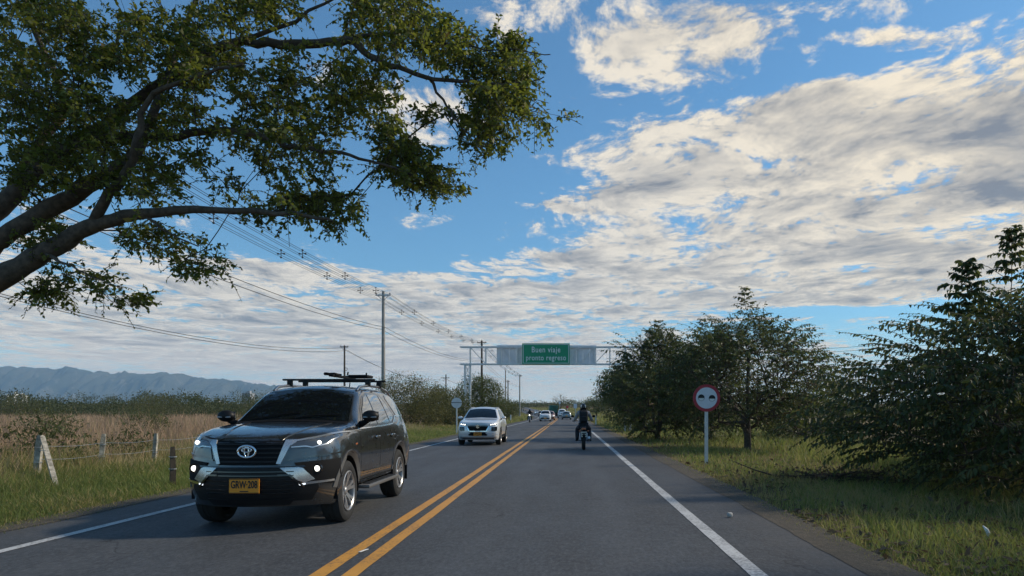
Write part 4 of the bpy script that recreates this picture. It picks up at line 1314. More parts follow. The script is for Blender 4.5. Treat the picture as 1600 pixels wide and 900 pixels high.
# ---- posts -------------------------------------------------------------------------
def post(label, px, py_top, Y_, x=None, w=.10, mat='post_white', lean=(0, 0), cat='post', group=None, name='fence_post', wires=False, rz=.2):
    p = at(px, py_top, Y_)
    if x is not None: p.x = x
    g = gzs(p.x, Y_)
    H = p.z - g
    root = thing(name, label, cat, (p.x - lean[0] * H, Y_ - lean[1] * H, g), 0, group)
    G = random.Random(px)
    mb = MB(); n = 6
    V = []; F = []
    for i in range(n + 1):
        t = i / n; k = w / 2 * (1.05 - .12 * t)
        if i == n: k *= .8
        cxx = lean[0] * (H * t - .2 * (1 - t)); cyy = lean[1] * H * t
        z = -.2 + (H + .2) * t
        for (a, b_) in ((-1, -1), (1, -1), (1, 1), (-1, 1)):
            ra = a * math.cos(rz) - b_ * math.sin(rz); rb = a * math.sin(rz) + b_ * math.cos(rz)
            V.append((cxx + ra * k + G.uniform(-.006, .006), cyy + rb * k + G.uniform(-.006, .006), z + G.uniform(-.008, .008)))
    for i in range(n):
        for k in range(4):
            F.append((i * 4 + k, i * 4 + (k + 1) % 4, i * 4 + 4 + (k + 1) % 4, i * 4 + 4 + k))
    F.append((n * 4, n * 4 + 1, n * 4 + 2, n * 4 + 3))
    mb.add(V, F).build('shaft', mat, root)
    for zz in (.45, .75):
        MB().lathe([(w * .74, -.006), (w * .74, .006)], 'z', (lean[0] * H * zz, lean[1] * H * zz, H * zz), 8).build('wire_tie', 'galvanised', root)
    return root
pA = post('weathered white fence post propped by a slanting brace', 63, 680, 14.0, w=.105, lean=(.09, 0))
# the brace
pt = at(66, 683, 13.95); pb = at(94, 772, 12.4)
g = gzs(pb.x, pb.y)
br = thing('fence_brace', 'slanting pale timber brace leaning against the white fence post', 'brace', (pb.x, pb.y, g))
MB().bar((0, 0, -.1), (pt.x - pb.x + .06, pt.y - pb.y - .08, pt.z - g), .08, .06).build('timber', 'post_white', br)
MB().box(((pt.x - pb.x) * .75, (pt.y - pb.y) * .75 - .09, (pt.z - g) * .75), (.11, .012, .012)).build('wire_tie', 'galvanised', br)
post('white fence post half sunk in tall grass, second from the braced post', 162, 678, 16.2, w=.105, lean=(.10, 0), rz=.5)
post('thin leaning white fence post, third from the braced post', 244, 677, 18.3, w=.09, lean=(.07, 0), rz=.1)
post('pale fence post hidden by the front corner of the grey vehicle', 312, 679, 20.6, w=.095, lean=(.04, 0))
post('short dark wooden stub post at the edge of the mown grass', 270, 698, 13.75, w=.10, mat='wood_dark', rz=.6)
for i, (xx, yy) in enumerate(((-10.7, 23.0), (-10.8, 25.6), (-10.8, 28.4))):
    pass
# barbed wires between the posts
WY = [(-10.3, 14.0, .85), (-10.5, 16.2, .82), (-10.55, 18.3, .8), (-10.6, 20.6, .8), (-10.7, 27, .8), (-10.9, 40, .8)]
for lvl, nm in ((-.12, 'top'), (-.38, 'lower')):
    pts = []
    for (x0_, y0_, z0_), (x1_, y1_, z1_) in zip(WY[:-1], WY[1:]):
        pts += [p for p in sagged((x0_, y0_, z0_ + lvl), (x1_, y1_, z1_ + lvl), .04, 6)][0 if not pts else 1:]
    o = MB().tube(pts, .004, 4).build('fence_wire', 'galvanised', fix=False)
    tag(o, f'{nm} strand of thin fence wire strung between the white posts', 'wire', 'fence wires')
for px, py, Y_, h, lb in ((976.5, 673, 52, 1.12, 'white marker post at the foot of the conical tree'), (985, 672, 55, .75, 'shorter white marker post beside the taller one under the trees'),
                          (931, 663, 76, .98, 'white marker post in the grass just right of the motorcyclist'), (798, 659, 97, 1.0, 'white marker post on the left verge by the slender grey pole'),
                          (899.5, 655, 122, 1.0, 'far white marker post by the helmet of the motorcyclist')):
    x = (px - VPX) * Y_ / FPX; g = gzs(x, Y_)
    t_ = thing('marker_post', lb, 'marker post', (x, Y_, g), 0, 'white marker posts')
    MB().rbox((0, 0, h / 2 - .1), (.15, .10, h + .2), .02).build('shaft', 'post_paint', t_, smooth=30)
    MB().box((0, -.053, h * .78), (.12, .006, .10)).build('reflector', 'sign_back', t_)

# litter on the right
o = MB().rbox((0, 0, .035), (.07, .06, .06), .02, Matrix.Rotation(.5, 3, 'Z')).build('pebble', 'stone', smooth=40)
p = at(1140.5, 808.5, 9.47); o.location = (p.x, p.y, .002); tag(o, 'small pale stone lying on the right shoulder', 'stone')
lt = MB()
lt.tube([(0, 0, .02), (.02, -.02, .07), (-.01, -.02, .13), (-.04, 0, .17)], [.010, .026, .020, .006], 7)
o = lt.build('paper_scrap', 'paper', smooth=60); p = at(1541, 835, 8.2); o.location = (p.x, p.y, gzs(p.x, p.y)); tag(o, 'crumpled white scrap of litter in the grass below the nearest tree', 'litter')
o = MB().box((0, 0, 0), (.025, .16, .004), Matrix.Rotation(-.25, 3, 'Z')).build('lane_marker_scrap', 'paper'); p = at(568, 862, 7.16); o.location = (p.x, p.y, .012); tag(o, 'thin pale strip of litter between the two yellow lines', 'litter')

# ---- far buildings ---------------------------------------------------------------------
def tower(label, px0, px1, py_top, Y_, mat, floors=9, cols=4, group='far apartment blocks'):
    a = at(px0, py_top, Y_); b_ = at(px1, py_top, Y_)
    g = gzs(a.x, Y_); H = a.z - g; w = b_.x - a.x; d = max(12, w * .8)
    root = thing('apartment_block', label, 'building', ((a.x + b_.x) / 2, Y_, g), 0, group)
    MB().box((0, d / 2, H / 2 - 1), (w, d, H + 2)).build('wall', mat, root)
    MB().box((w * .1, d / 2, H + 1.2), (w * .35, d * .4, 2.4)).build('roof_house', mat, root)
    wm = None
    for f in range(floors):
        for c_ in range(cols):
            if wm is None:
                wm = MB().box((0, 0, 0), (w / cols * .55, .3, H / floors * .45)).build('window', 'window_far', root)
                o_ = wm
            else:
                o_ = wm.copy(); COL.objects.link(o_)
            o_.location = (-w / 2 + w * (c_ + .5) / cols, -.1, H * (f + .55) / floors)
    return root
tower('white apartment block at the far left edge under the mountains', 0, 10, 618.5, 900, 'building_white', 7, 2)
tower('tallest white apartment block of the far left group', 11, 22, 615.5, 905, 'building_white', 8, 3)
tower('pale block at the right end of the far left group', 23, 33, 617.5, 910, 'building_white', 7, 3)
tower('grey block rising over the trees near the wind screen of the grey vehicle', 378, 391, 614, 800, 'building_grey', 6, 3)
tower('low pale building left of the grey block on the horizon', 322, 345, 629.5, 820, 'building_white', 2, 4)

# ------------------------------------------------------------------ vehicles
def pchip(xs, ys, x):
    """monotone smooth interpolation"""
    xs = np.asarray(xs, float); ys = np.asarray(ys, float); x = np.clip(np.asarray(x, float), xs[0], xs[-1])
    h = np.diff(xs); d = np.diff(ys) / h
    m_ = np.zeros_like(xs); m_[0] = d[0]; m_[-1] = d[-1]
    for i in range(1, len(xs) - 1):
        if d[i - 1] * d[i] > 0:
            w1 = 2 * h[i] + h[i - 1]; w2 = h[i] + 2 * h[i - 1]
            m_[i] = (w1 + w2) / (w1 / d[i - 1] + w2 / d[i])
    k = np.clip(np.searchsorted(xs, x) - 1, 0, len(h) - 1)
    t = (x - xs[k]) / h[k]
    return (2 * t**3 - 3 * t**2 + 1) * ys[k] + (t**3 - 2 * t**2 + t) * h[k] * m_[k] + (-2 * t**3 + 3 * t**2) * ys[k + 1] + (t**3 - t**2) * h[k] * m_[k + 1]

def tab(rows, s):
    rows = sorted(rows)
    xs = [r[0] for r in rows]
    return [pchip(xs, [r[j] for r in rows], s) for j in range(1, len(rows[0]))]

class Car:
    """a body lofted from cross sections; y = 0 is the front bumper, the car faces -y"""
    def __init__(s, spec, nst=64):
        s.sp = spec; L = spec['L']; s.L = L
        arch = spec['arch']
        st = set(np.round(np.concatenate([np.linspace(0, L, nst), [.02, .05, .1, .16, L - .02, L - .05, L - .1]]), 4))
        for yw in spec['axles']:
            st |= set(np.round(yw + arch * np.sin(np.linspace(-math.pi / 2, math.pi / 2, 17)), 4))
            st |= {round(yw - arch - .004, 4), round(yw + arch + .004, 4)}
        S = np.array(sorted(x for x in st if 0 <= x <= L))
        keep = np.concatenate([[True], np.diff(S) > .0035]); S = S[keep]
        top, = tab(spec['top'], S); ew, ez = tab(spec['edge'], S); bw_, bz = tab(spec['belt'], S)
        mw, mz = tab(spec['mid'], S); lw, lz = tab(spec['low'], S); zb, = tab(spec['bot'], S)
        zb = zb.copy()
        for yw in spec['axles']:
            q_ = arch ** 2 - (S - yw) ** 2
            zb = np.where(q_ > 0, np.maximum(zb, spec['axle_z'] + np.sqrt(np.maximum(q_, 0))), zb)
        lz = np.maximum(lz, zb + .03); mz = np.maximum(mz, lz + .03); bz = np.maximum(bz, mz + .02)
        def corner(p0, p1, p2, r):
            a = p0 - p1; c = p2 - p1
            la = np.linalg.norm(a, axis=1, keepdims=True); lc = np.linalg.norm(c, axis=1, keepdims=True)
            a = p1 + a / np.maximum(la, 1e-6) * np.minimum(r, la * .45); c = p1 + c / np.maximum(lc, 1e-6) * np.minimum(r, lc * .45)
            return [a, .25 * a + .5 * p1 + .25 * c, c]
        Z = np.zeros_like(S)
        pts = [np.stack(p, 1) for p in ((Z, zb), (lw * .97 - .02, zb), (lw, lz), (mw, mz), (bw_, bz), (ew, ez), (ew * .62, ez + (top - ez) * .66), (Z, top))]
        half = [pts[0]] + corner(pts[0], pts[1], pts[2], .03) + corner(pts[1], pts[2], pts[3], .06) + corner(pts[2], pts[3], pts[4], .10)
        half += corner(pts[3], pts[4], pts[5], spec.get('rb', .045))
        bul = spec.get('bulge', .012)
        for t in (.35, .65):
            half.append(pts[4] * (1 - t) + pts[5] * t + np.stack([np.full(len(S), bul), 0 * S], 1) * (pts[5][:, 1:] - pts[4][:, 1:] > .15))
        half += corner(pts[4], pts[5], pts[6], spec.get('re', .07)) + corner(pts[5], pts[6], pts[7], .2)[1:2] + [pts[7] * .55 + pts[6] * .45 + [0, .004], pts[7]]
        H = np.stack(half, 1)                                  # stations x points x (x, z)
        ns, m_ = H.shape[:2]
        right = np.concatenate([H[:, :, :1], np.repeat(S[:, None, None], m_, 1), H[:, :, 1:]], 2)
        left = right[:, 1:-1][:, ::-1].copy(); left[:, :, 0] *= -1
        ring = np.concatenate([right, left], 1); s.m = m_
        nr = ring.shape[1]
        V = ring.reshape(-1, 3); F = []
        for i in range(ns - 1):
            for k in range(nr):
                k2 = (k + 1) % nr
                F.append((i * nr + k, (i + 1) * nr + k, (i + 1) * nr + k2, i * nr + k2))
        V = [tuple(p) for p in V]
        for st_i, flip in ((0, False), (ns - 1, True)):        # front and rear faces as grids
            K = 13; base = len(V); rows = []
            for k in range(1, m_ - 1):
                xr, y_, z_ = right[st_i, k]
                row = [st_i * nr + k]
                for c in range(1, K - 1):
                    row.append(len(V)); V.append((xr * (1 - 2 * c / (K - 1)), y_, z_))
                row.append(st_i * nr + (nr - k))
                rows.append(row)
            for r0, r1 in zip(rows[:-1], rows[1:]):
                for c in range(K - 1):
                    f = (r0[c], r1[c], r1[c + 1], r0[c + 1])
                    F.append(f if not flip else f[::-1])
            for row, apex in ((rows[0], st_i * nr), (rows[-1], st_i * nr + m_ - 1)):
                for c in range(K - 1):
                    F.append((row[c], row[c + 1], apex))
        V = np.array(V)
        V[:, 1] += s.nose(V[:, 0], V[:, 2]) * np.clip(1 - V[:, 1] / spec.get('nose_len', 1.15), 0, 1) ** 2
        V[:, 1] -= s.tail(V[:, 0], V[:, 2]) * np.clip(1 - (L - V[:, 1]) / 1.0, 0, 1) ** 2
        s.V = V; s.F = F
        s.bvh = BVHTree.FromPolygons([tuple(p) for p in V], F)
    def nose(s, x, z):
        w = s.sp['W'] / 2
        zs, ys = zip(*s.sp['nose'])
        return np.interp(z, zs, ys) + s.sp.get('bow', .26) * (np.abs(x) / w) ** s.sp.get('bowp', 2.8)
    def tail(s, x, z):
        w = s.sp['W'] / 2
        zs, ys = zip(*s.sp['tail'])
        return np.interp(z, zs, ys) + .12 * (np.abs(x) / w) ** 3
    def body(s, mat, parent):
        return MB().add(s.V, s.F).build('body', mat, parent, smooth=38)
    def hit(s, view, a, b):
        if view == 'front': o, d = Vector((a, -3, b)), Vector((0, 1, 0))
        elif view == 'rear': o, d = Vector((a, s.L + 3, b)), Vector((0, -1, 0))
        elif view == 'left': o, d = Vector((3, a, b)), Vector((-1, 0, 0))
        elif view == 'right': o, d = Vector((-3, a, b)), Vector((1, 0, 0))
        else: o, d = Vector((a, b, 4)), Vector((0, 0, -1))
        loc, nrm, *_ = s.bvh.ray_cast(o, d)
        if loc is None:
            loc, nrm, *_ = s.bvh.find_nearest(o + d * 3)
        if nrm.dot(d) > 0: nrm = -nrm
        return loc, nrm
    def patch(s, name, poly, mat, parent, view='front', off=.006, depth=.014, step=.06, smooth=35):
        """a flat outline laid onto the body with its own thickness; poly in (x,z), (y,z) or (x,y)"""
        bm = bmesh.new()
        vs = [bm.verts.new((a, b, 0)) for a, b in poly]
        bm.faces.new(vs)
        P = np.array(poly)
        for ax in (0, 1):
            for c in np.arange(math.floor(P[:, ax].min() / step) * step, P[:, ax].max(), step):
                no = Vector((1, 0, 0)) if ax == 0 else Vector((0, 1, 0))
                bmesh.ops.bisect_plane(bm, geom=bm.verts[:] + bm.edges[:] + bm.faces[:], plane_co=no * c, plane_no=no, dist=1e-5)
        bmesh.ops.triangulate(bm, faces=bm.faces[:])
        bm.verts.index_update()
        top = []; bot = []
        for v in bm.verts:
            loc, nrm = s.hit(view, v.co.x, v.co.y)
            top.append(loc + nrm * off); bot.append(loc + nrm * (off - depth))
        n = len(top)
        F = [[v.index for v in f.verts] for f in bm.faces]
        E = [[v.index for v in e.verts] for e in bm.edges if len(e.link_faces) == 1]
        bm.free()
        mb = MB().add(top + bot, F + [[i + n for i in f[::-1]] for f in F] + [(a, b, b + n, a + n) for a, b in E])
        return mb.build(name, mat, parent, smooth=smooth)
    def line(s, name, pts, w, mat, parent, view, off=.003, depth=.008):
        """a narrow strip along a polyline"""
        P = [Vector((a, b)) for a, b in pts]
        Lf = []; Rt = []
        for i, p in enumerate(P):
            t = (P[min(i + 1, len(P) - 1)] - P[max(i - 1, 0)]).normalized()
            n = Vector((-t.y, t.x)) * w / 2
            Lf.append(tuple(p + n)); Rt.append(tuple(p - n))
        return s.patch(name, Lf + Rt[::-1], mat, parent, view, off, depth, .12)

def mirror_poly(p):
    return [(-a, b) for a, b in p][::-1]

def wheel(parent, x, y, z, r, w, side, spokes=6, rim='rim_metal', detail=True):
    """tyre, rim and spokes; side = +1 or -1 is the outward direction"""
    wo = bpy.data.objects.new('wheel', None); COL.objects.link(wo); wo.parent = parent; wo.location = (x, y, z)
    wo.empty_display_size = .1
    h = w / 2; rr = r * .64
    prof = [(rr, -h * .82), (rr + .03, -h * .98), (r * .88, -h), (r * .97, -h * .84), (r, -h * .6), (r, -h * .25), (r * .985, -h * .22), (r * .985, -h * .14), (r, -h * .11), (r, h * .11), (r * .985, h * .14),
            (r * .985, h * .22), (r, h * .25), (r, h * .6), (r * .97, h * .84), (r * .88, h), (rr + .03, h * .98), (rr, h * .82)]
    MB().lathe(prof, 'x', (0, 0, 0), 36, cap=False).build('tyre', 'rubber', wo, smooth=35)
    s = side
    MB().lathe([(rr * .99, s * h * .55), (rr * 1.03, s * h * .97), (rr * .99, s * h * 1.01), (rr * .93, s * h * .9), (rr * .90, s * h * .4)], 'x', (0, 0, 0), 36, cap=False).build('rim', rim, wo, smooth=35)
    MB().lathe([(rr * .91, s * h * .28), (rr * .91, s * h * .36)], 'x', (0, 0, 0), 24).build('brake_shade', 'matt_black', wo)
    if detail:
        for k in range(spokes):
            a0 = 2 * math.pi * k / spokes + .3
            for da in (-.13, .13):
                mb = MB(); V = []
                for (rad, ww, hh) in ((rr * .16, .045, .62), (rr * .55, .034, .80), (rr * .95, .048, .92)):
                    a = a0 + da * (.5 + .9 * rad / rr)
                    cy, cz = rad * math.cos(a), rad * math.sin(a)
                    ty, tz = -math.sin(a), math.cos(a)
                    for (q_, dep) in ((-ww / 2, 0), (ww / 2, 0), (ww / 2, -.045), (-ww / 2, -.045)):
                        V.append((s * (h * hh + dep), cy + ty * q_, cz + tz * q_))
                F = [(i * 4 + k_, i * 4 + (k_ + 1) % 4, i * 4 + 4 + (k_ + 1) % 4, i * 4 + 4 + k_) for i in range(2) for k_ in range(4)] + [(3, 2, 1, 0), (8, 9, 10, 11)]
                mb.add(V, F).build('spoke', rim, wo, smooth=30)
        MB().lathe([(rr * .20, s * h * .5), (rr * .20, s * h * .70), (rr * .14, s * h * .78)], 'x', (0, 0, 0), 16).build('hub', 'rim_metal', wo, smooth=35)
    else:
        mb = MB()
        for k in range(5):
            a = 2 * math.pi * k / 5
            mb.bar((s * h * .8, 0, 0), (s * h * .9, rr * .93 * math.cos(a), rr * .93 * math.sin(a)), .07, .03)
        mb.build('spokes', rim, wo)
    return wo

def arch_trim(c, root, y, z, r0, r1, mat, sides=(1, -1), a0=-6, a1=170, off=.012):
    for s in sides:
        poly = []
        A = np.radians(np.linspace(a0, a1, 26))
        poly = [(y + r1 * math.cos(a), z + r1 * math.sin(a)) for a in A] + [(y + r0 * math.cos(a), z + r0 * math.sin(a)) for a in A[::-1]]
        c.patch('arch_trim', poly, mat, root, 'left' if s > 0 else 'right', off, .03, .2, 50)

def plate(root, loc, w, h, text, rot=0.0, mat='plate_yellow'):
    p = MB().rbox((0, 0, 0), (w, .012, h), .004).build('number_plate', mat, root)
    p.location = loc; p.rotation_euler = (rot, 0, 0)
    MB().box((0, -.0075, h * .5 - .006), (w * .98, .004, .005)).build('plate_border', 'ink', p)
    MB().box((0, -.0075, -h * .5 + .006), (w * .98, .004, .005)).build('plate_border', 'ink', p)
    if text:
        t = text_obj('plate_number', text, h * .72, 'ink', p, (0, -.0085, h * .08), (R(90), 0, 0), .002, 1.0, .0025)
        x_ = [v.co.x for v in t.data.vertices]; sx = w * .88 / max(1e-3, max(x_) - min(x_))
        t.scale = (sx, 1, 1)
        MB().box((0, -.0085, -h * .36), (w * .28, .004, h * .07)).build('plate_town', 'ink', p)
    return p

# ---------------------------------------------------------------- the big grey vehicle
def big_suv():
    SP = dict(L=4.80, W=1.855, arch=.445, axles=(.94, 3.685), axle_z=.40,
        top=[(0, 1.045), (.04, 1.085), (.12, 1.115), (.35, 1.16), (.8, 1.215), (1.2, 1.25), (1.36, 1.265), (1.5, 1.35), (1.85, 1.565), (2.1, 1.70), (2.25, 1.752), (2.5, 1.785), (3.0, 1.80), (3.6, 1.785), (4.1, 1.74), (4.32, 1.69), (4.5, 1.50), (4.64, 1.22), (4.74, 1.10), (4.80, 1.02)],
        edge=[(0, .62, 1.02), (.05, .70, 1.055), (.15, .76, 1.085), (.4, .795, 1.135), (.8, .80, 1.19), (1.2, .80, 1.225), (1.36, .785, 1.235), (1.6, .735, 1.375), (1.9, .685, 1.555), (2.15, .655, 1.675), (2.5, .645, 1.725), (3.2, .645, 1.735), (3.9, .635, 1.70), (4.25, .62, 1.645), (4.45, .63, 1.50), (4.62, .66, 1.20), (4.74, .66, 1.08), (4.80, .62, .98)],
        belt=[(0, .72, .95), (.05, .79, .97), (.15, .835, 1.0), (.4, .865, 1.055), (.8, .875, 1.105), (1.2, .872, 1.135), (1.5, .868, 1.15), (2.2, .868, 1.16), (3.2, .865, 1.175), (3.9, .855, 1.20), (4.4, .83, 1.18), (4.7, .78, 1.08), (4.80, .68, .93)],
        mid=[(0, .79, .72), (.05, .845, .73), (.15, .885, .75), (.4, .915, .80), (.94, .928, .88), (1.45, .912, .86), (2.3, .905, .82), (3.1, .908, .84), (3.685, .928, .88), (4.3, .90, .84), (4.7, .86, .80), (4.80, .78, .78)],
        low=[(0, .74, .42), (.06, .80, .42), (.2, .87, .44), (.5, .90, .46), (1.4, .885, .50), (2.3, .880, .50), (3.2, .885, .50), (4.2, .88, .48), (4.7, .83, .48), (4.80, .76, .50)],
        bot=[(0, .29), (.3, .27), (.5, .30), (1.38, .40), (2.3, .40), (3.2, .40), (4.3, .42), (4.80, .44)],
        nose=[(.28, .10), (.38, .045), (.5, .01), (.62, .0), (.74, .012), (.80, .03), (.95, .05), (1.05, .075), (1.12, .11), (1.3, .12)], tail=[(.4, .06), (.6, 0), (.8, .02), (1.0, .05), (1.2, .06), (1.8, .0)], bow=.46, bowp=2.25)
    c = Car(SP, 72)
    root = thing('grey_suv', 'dark grey sport utility vehicle with roof bars driving towards us in the left lane', 'car', (-3.69, 8.20, .004))
    c.body('paint_grey', root)
    P, Ln = c.patch, c.line
    # front: black lower mask, grille, chrome, lamps
    lower = [(-.56, .745), (.56, .745), (.70, .62), (.74, .50), (.66, .36), (-.66, .36), (-.74, .50), (-.70, .62)]
    P('lower_mask', lower, 'black_plastic', root, off=.006)
    for s in (1, -1):
        m_ = (lambda p: p) if s > 0 else mirror_poly
        P('fog_lamp_bezel', m_([(.50, .80), (.90, .83), (.905, .60), (.84, .535), (.63, .575)]), 'matt_black', root, off=.013)
        P('bumper_fang', m_([(.36, .742), (.47, .765), (.585, .735), (.70, .605), (.60, .57), (.53, .60)]), 'trim_silver', root, off=.016)
        P('day_running_lamp', m_([(.54, .565), (.62, .575), (.86, .592), (.86, .568), (.62, .545), (.55, .535)]), 'chrome', root, off=.018)
        P('day_running_light', m_([(.545, .556), (.61, .563), (.61, .546), (.555, .538)]), 'led_lit', root, off=.024, step=.03)
        loc, nrm = c.hit('front', s * .725, .725)
        fg = MB().lathe([(.058, 0), (.062, .02), (.048, .024)], 'y', (0, -.024, 0), 20).build('fog_lamp', 'gloss_black', root, smooth=35); fg.location = loc
        MB().sphere((0, -.024, 0), (.034, .016, .034), 14, 8).build('bulb', 'lamp_lit', fg, smooth=60)
        # headlamp: long and slim, swept back along the wing
        hl = P('headlamp', m_([(.435, .985), (.50, 1.035), (.66, 1.066), (.80, 1.10), (.868, 1.125), (.862, 1.075), (.80, 1.022), (.68, .985), (.55, .968)]), 'lamp_glass', root, off=.010)
        loc, nrm = c.hit('front', s * .715, 1.022)
        b_ = MB().sphere((0, 0, 0), (.026, .014, .024), 14, 8).build('bulb', 'lamp_lit', hl, smooth=60); b_.location = loc + nrm * .018
        P('light_guide', m_([(.46, .985), (.60, .995), (.66, .978), (.78, 1.012), (.85, 1.085), (.853, 1.07), (.785, 1.0), (.66, .966), (.59, .98), (.46, .972)]), 'trim_silver', hl, off=.017, step=.05)
        P('headlamp_chrome', m_([(.40, 1.055), (.52, 1.062), (.68, 1.092), (.86, 1.150), (.868, 1.133), (.68, 1.070), (.51, 1.040), (.455, 1.0)]), 'trim_silver', root, off=.015)
        P('grille_side_chrome', m_([(.395, 1.055), (.47, 1.05), (.445, .99), (.375, .82), (.365, .785), (.318, .79)]), 'trim_silver', root, off=.020)
        P('cheek_panel', m_([(.47, .965), (.56, .955), (.70, .97), (.84, 1.03), (.865, 1.045), (.885, .93), (.84, .89), (.44, .845)]), 'paint_grey', root, off=.009)
        Ln('cheek_crease', m_([(.42, .83), (.62, .862), (.80, .878), (.895, .90)]), .020, 'paint_grey', root, 'front', .014)
    gr = P('grille', [(-.415, 1.055), (.415, 1.055), (.335, .775), (-.335, .775)], 'matt_black', root, off=.006)
    for i in range(5):
        z = .815 + i * .05
        w_ = .325 + (z - .775) / .28 * .075
        Ln('grille_slat', [(-w_, z), (-w_ / 2, z), (0, z), (w_ / 2, z), (w_, z)], .016, 'black_plastic', gr, 'front', .016, .014)
    Ln('bumper_edge', [(-.60, .755), (-.3, .752), (0, .752), (.3, .752), (.60, .755)], .016, 'gloss_black', root, 'front', .024, .02)
    for z in (.455, .50, .55, .60, .655, .70):
        Ln('intake_slat', [(-.50, z), (0, z), (.50, z)], .012, 'gloss_black', root, 'front', .018, .014)
    P('skid_plate', [(-.50, .385), (.50, .385), (.44, .315), (-.44, .315)], 'black_plastic', root, off=.014)
    for s in (1, -1):
        Ln('intake_frame', [(s * .34, .66), (s * .46, .66), (s * .60, .52)] if s > 0 else [(-.60, .52), (-.46, .66), (-.34, .66)], .022, 'gloss_black', root, 'front', .026, .02)
    # emblem: three ovals
    loc, nrm = c.hit('front', 0, .935)
    em = MB(); ey = -.030
    def oval(mb, cx, cz, rx, rz_, t, n=30):
        mb.add([(cx + (rx + d) * math.cos(a), ey - dd, cz + (rz_ + d) * math.sin(a)) for d, dd in ((-t, 0), (-t * .3, .010), (t * .3, .010), (t, 0)) for a in np.linspace(0, 2 * math.pi, n, endpoint=False)],
               [(r_ * n + k, r_ * n + (k + 1) % n, (r_ + 1) * n + (k + 1) % n, (r_ + 1) * n + k) for r_ in range(3) for k in range(n)])
    oval(em, 0, 0, .112, .075, .013); oval(em, 0, .020, .062, .027, .009); oval(em, 0, 0, .027, .066, .009)
    e_ = em.build('emblem', 'chrome', root, smooth=60, fix=False); e_.location = loc; e_.scale = (.9, 1, .9)
    plate(root, (-.005, c.hit('front', 0, .545)[0].y - .034, .545), .345, .165, 'GRW\u00b7208', -.03)
    # glass
    P('windscreen', [(-.735, 1.262), (-.4, 1.285), (0, 1.292), (.4, 1.285), (.735, 1.262), (.665, 1.50), (.598, 1.672), (.3, 1.715), (0, 1.725), (-.3, 1.715), (-.598, 1.672), (-.665, 1.50)], 'glass_dark', root, off=.004, depth=.012, step=.08)
    P('cowl', [(-.74, 1.41), (.74, 1.41), (.72, 1.33), (-.72, 1.33)], 'matt_black', root, 'top', .006, .01)
    for x0, x1 in ((-.55, .05), (.0, .60)):
        a_ = c.hit('top', x0, 1.42)[0]; b2 = c.hit('top', x1, 1.52)[0]
        MB().tube([a_ + Vector((0, 0, .02)), (a_ + b2) / 2 + Vector((0, 0, .035)), b2 + Vector((0, 0, .022))], .008, 5).build('wiper', 'matt_black', root)
    for s, v in ((1, 'left'), (-1, 'right')):
        frame = [(1.62, 1.185), (2.2, 1.185), (3.0, 1.20), (3.35, 1.22), (3.62, 1.33), (3.4, 1.50), (3.2, 1.66), (2.9, 1.678), (2.45, 1.668), (2.2, 1.62), (1.9, 1.44)]
        P('window_frame', frame, 'gloss_black', root, v, .003, .010, .1)
        P('window', [(1.74, 1.215), (2.42, 1.215), (2.42, 1.638), (2.26, 1.605), (1.96, 1.425)], 'glass_side', root, v, .008, .008, .1)
        P('window', [(2.47, 1.215), (3.0, 1.225), (3.16, 1.232), (3.02, 1.640), (2.9, 1.652), (2.47, 1.645)], 'glass_side', root, v, .008, .008, .1)
        P('window', [(3.20, 1.237), (3.33, 1.25), (3.50, 1.33), (3.30, 1.53), (3.10, 1.635), (3.07, 1.635)], 'glass_side', root, v, .008, .008, .1)
        P('window', [(3.46, 1.60), (3.60, 1.46), (3.74, 1.33), (4.10, 1.33), (4.30, 1.36), (4.18, 1.60), (3.9, 1.640), (3.50, 1.655)], 'glass_side', root, v, .006, .008, .1)
        Ln('belt_trim', [(1.50, 1.165), (2.2, 1.172), (3.0, 1.187), (3.36, 1.207), (3.64, 1.325), (3.8, 1.315), (4.3, 1.335)], .018, 'chrome', root, v, .010)
        Ln('door_seam', [(1.50, 1.15), (1.46, .95), (1.46, .6), (1.50, .47)], .010, 'matt_black', root, v, .0015, .006)
        Ln('door_seam', [(2.45, 1.18), (2.46, .9), (2.45, .47)], .010, 'matt_black', root, v, .0015, .006)
        Ln('door_seam', [(3.33, 1.19), (3.40, 1.0), (3.30, .80), (3.16, .62), (3.12, .47)], .010, 'matt_black', root, v, .0015, .006)
        Ln('door_seam', [(1.50, .475), (2.3, .475), (3.12, .475)], .010, 'matt_black', root, v, .0015, .006)
        Ln('side_crease', [(1.6, .585), (2.3, .575), (3.0, .60)], .012, 'paint_grey', root, v, .012, .014)
        Ln('sill_trim', [(1.42, .455), (2.3, .455), (3.20, .455)], .014, 'chrome', root, v, .012)
        Ln('bonnet_seam', [(.10, 1.06), (.4, 1.095), (.9, 1.150), (1.38, 1.19)], .009, 'matt_black', root, v, .001, .006)
        for yh in (2.28, 3.17):
            loc, nrm = c.hit(v, yh, 1.03)
            cup = c.patch('handle_cup', [(yh + .085 * math.cos(a), 1.03 + .035 * math.sin(a)) for a in np.linspace(0, 2 * math.pi, 16, endpoint=False)], 'gloss_black', root, v, .002, .006)
            h_ = MB().rbox((s * .03, 0, .004), (.022, .20, .030), .009).build('door_handle', 'chrome', root, smooth=40); h_.location = loc
        # mirror
        loc, nrm = c.hit(v, 1.62, 1.22)
        mir = MB()
        mir.sphere((s * .150, -.02, .115), (.118, .080, .080), 16, 10)
        mir = mir.build('mirror', 'black_plastic', root, smooth=70); mir.location = loc
        MB().tube([(0, .03, .0), (s * .07, 0, .03), (s * .13, -.01, .06)], [.05, .038, .03], 8).build('mirror_arm', 'matt_black', mir, smooth=50)
        MB().rbox((s * .155, -.080, .100), (.18, .03, .018), .008).build('turn_signal', 'satin_metal', mir, smooth=40)
        MB().box((s * .150, .052, .115), (.18, .006, .12)).build('mirror_glass', 'chrome', mir)
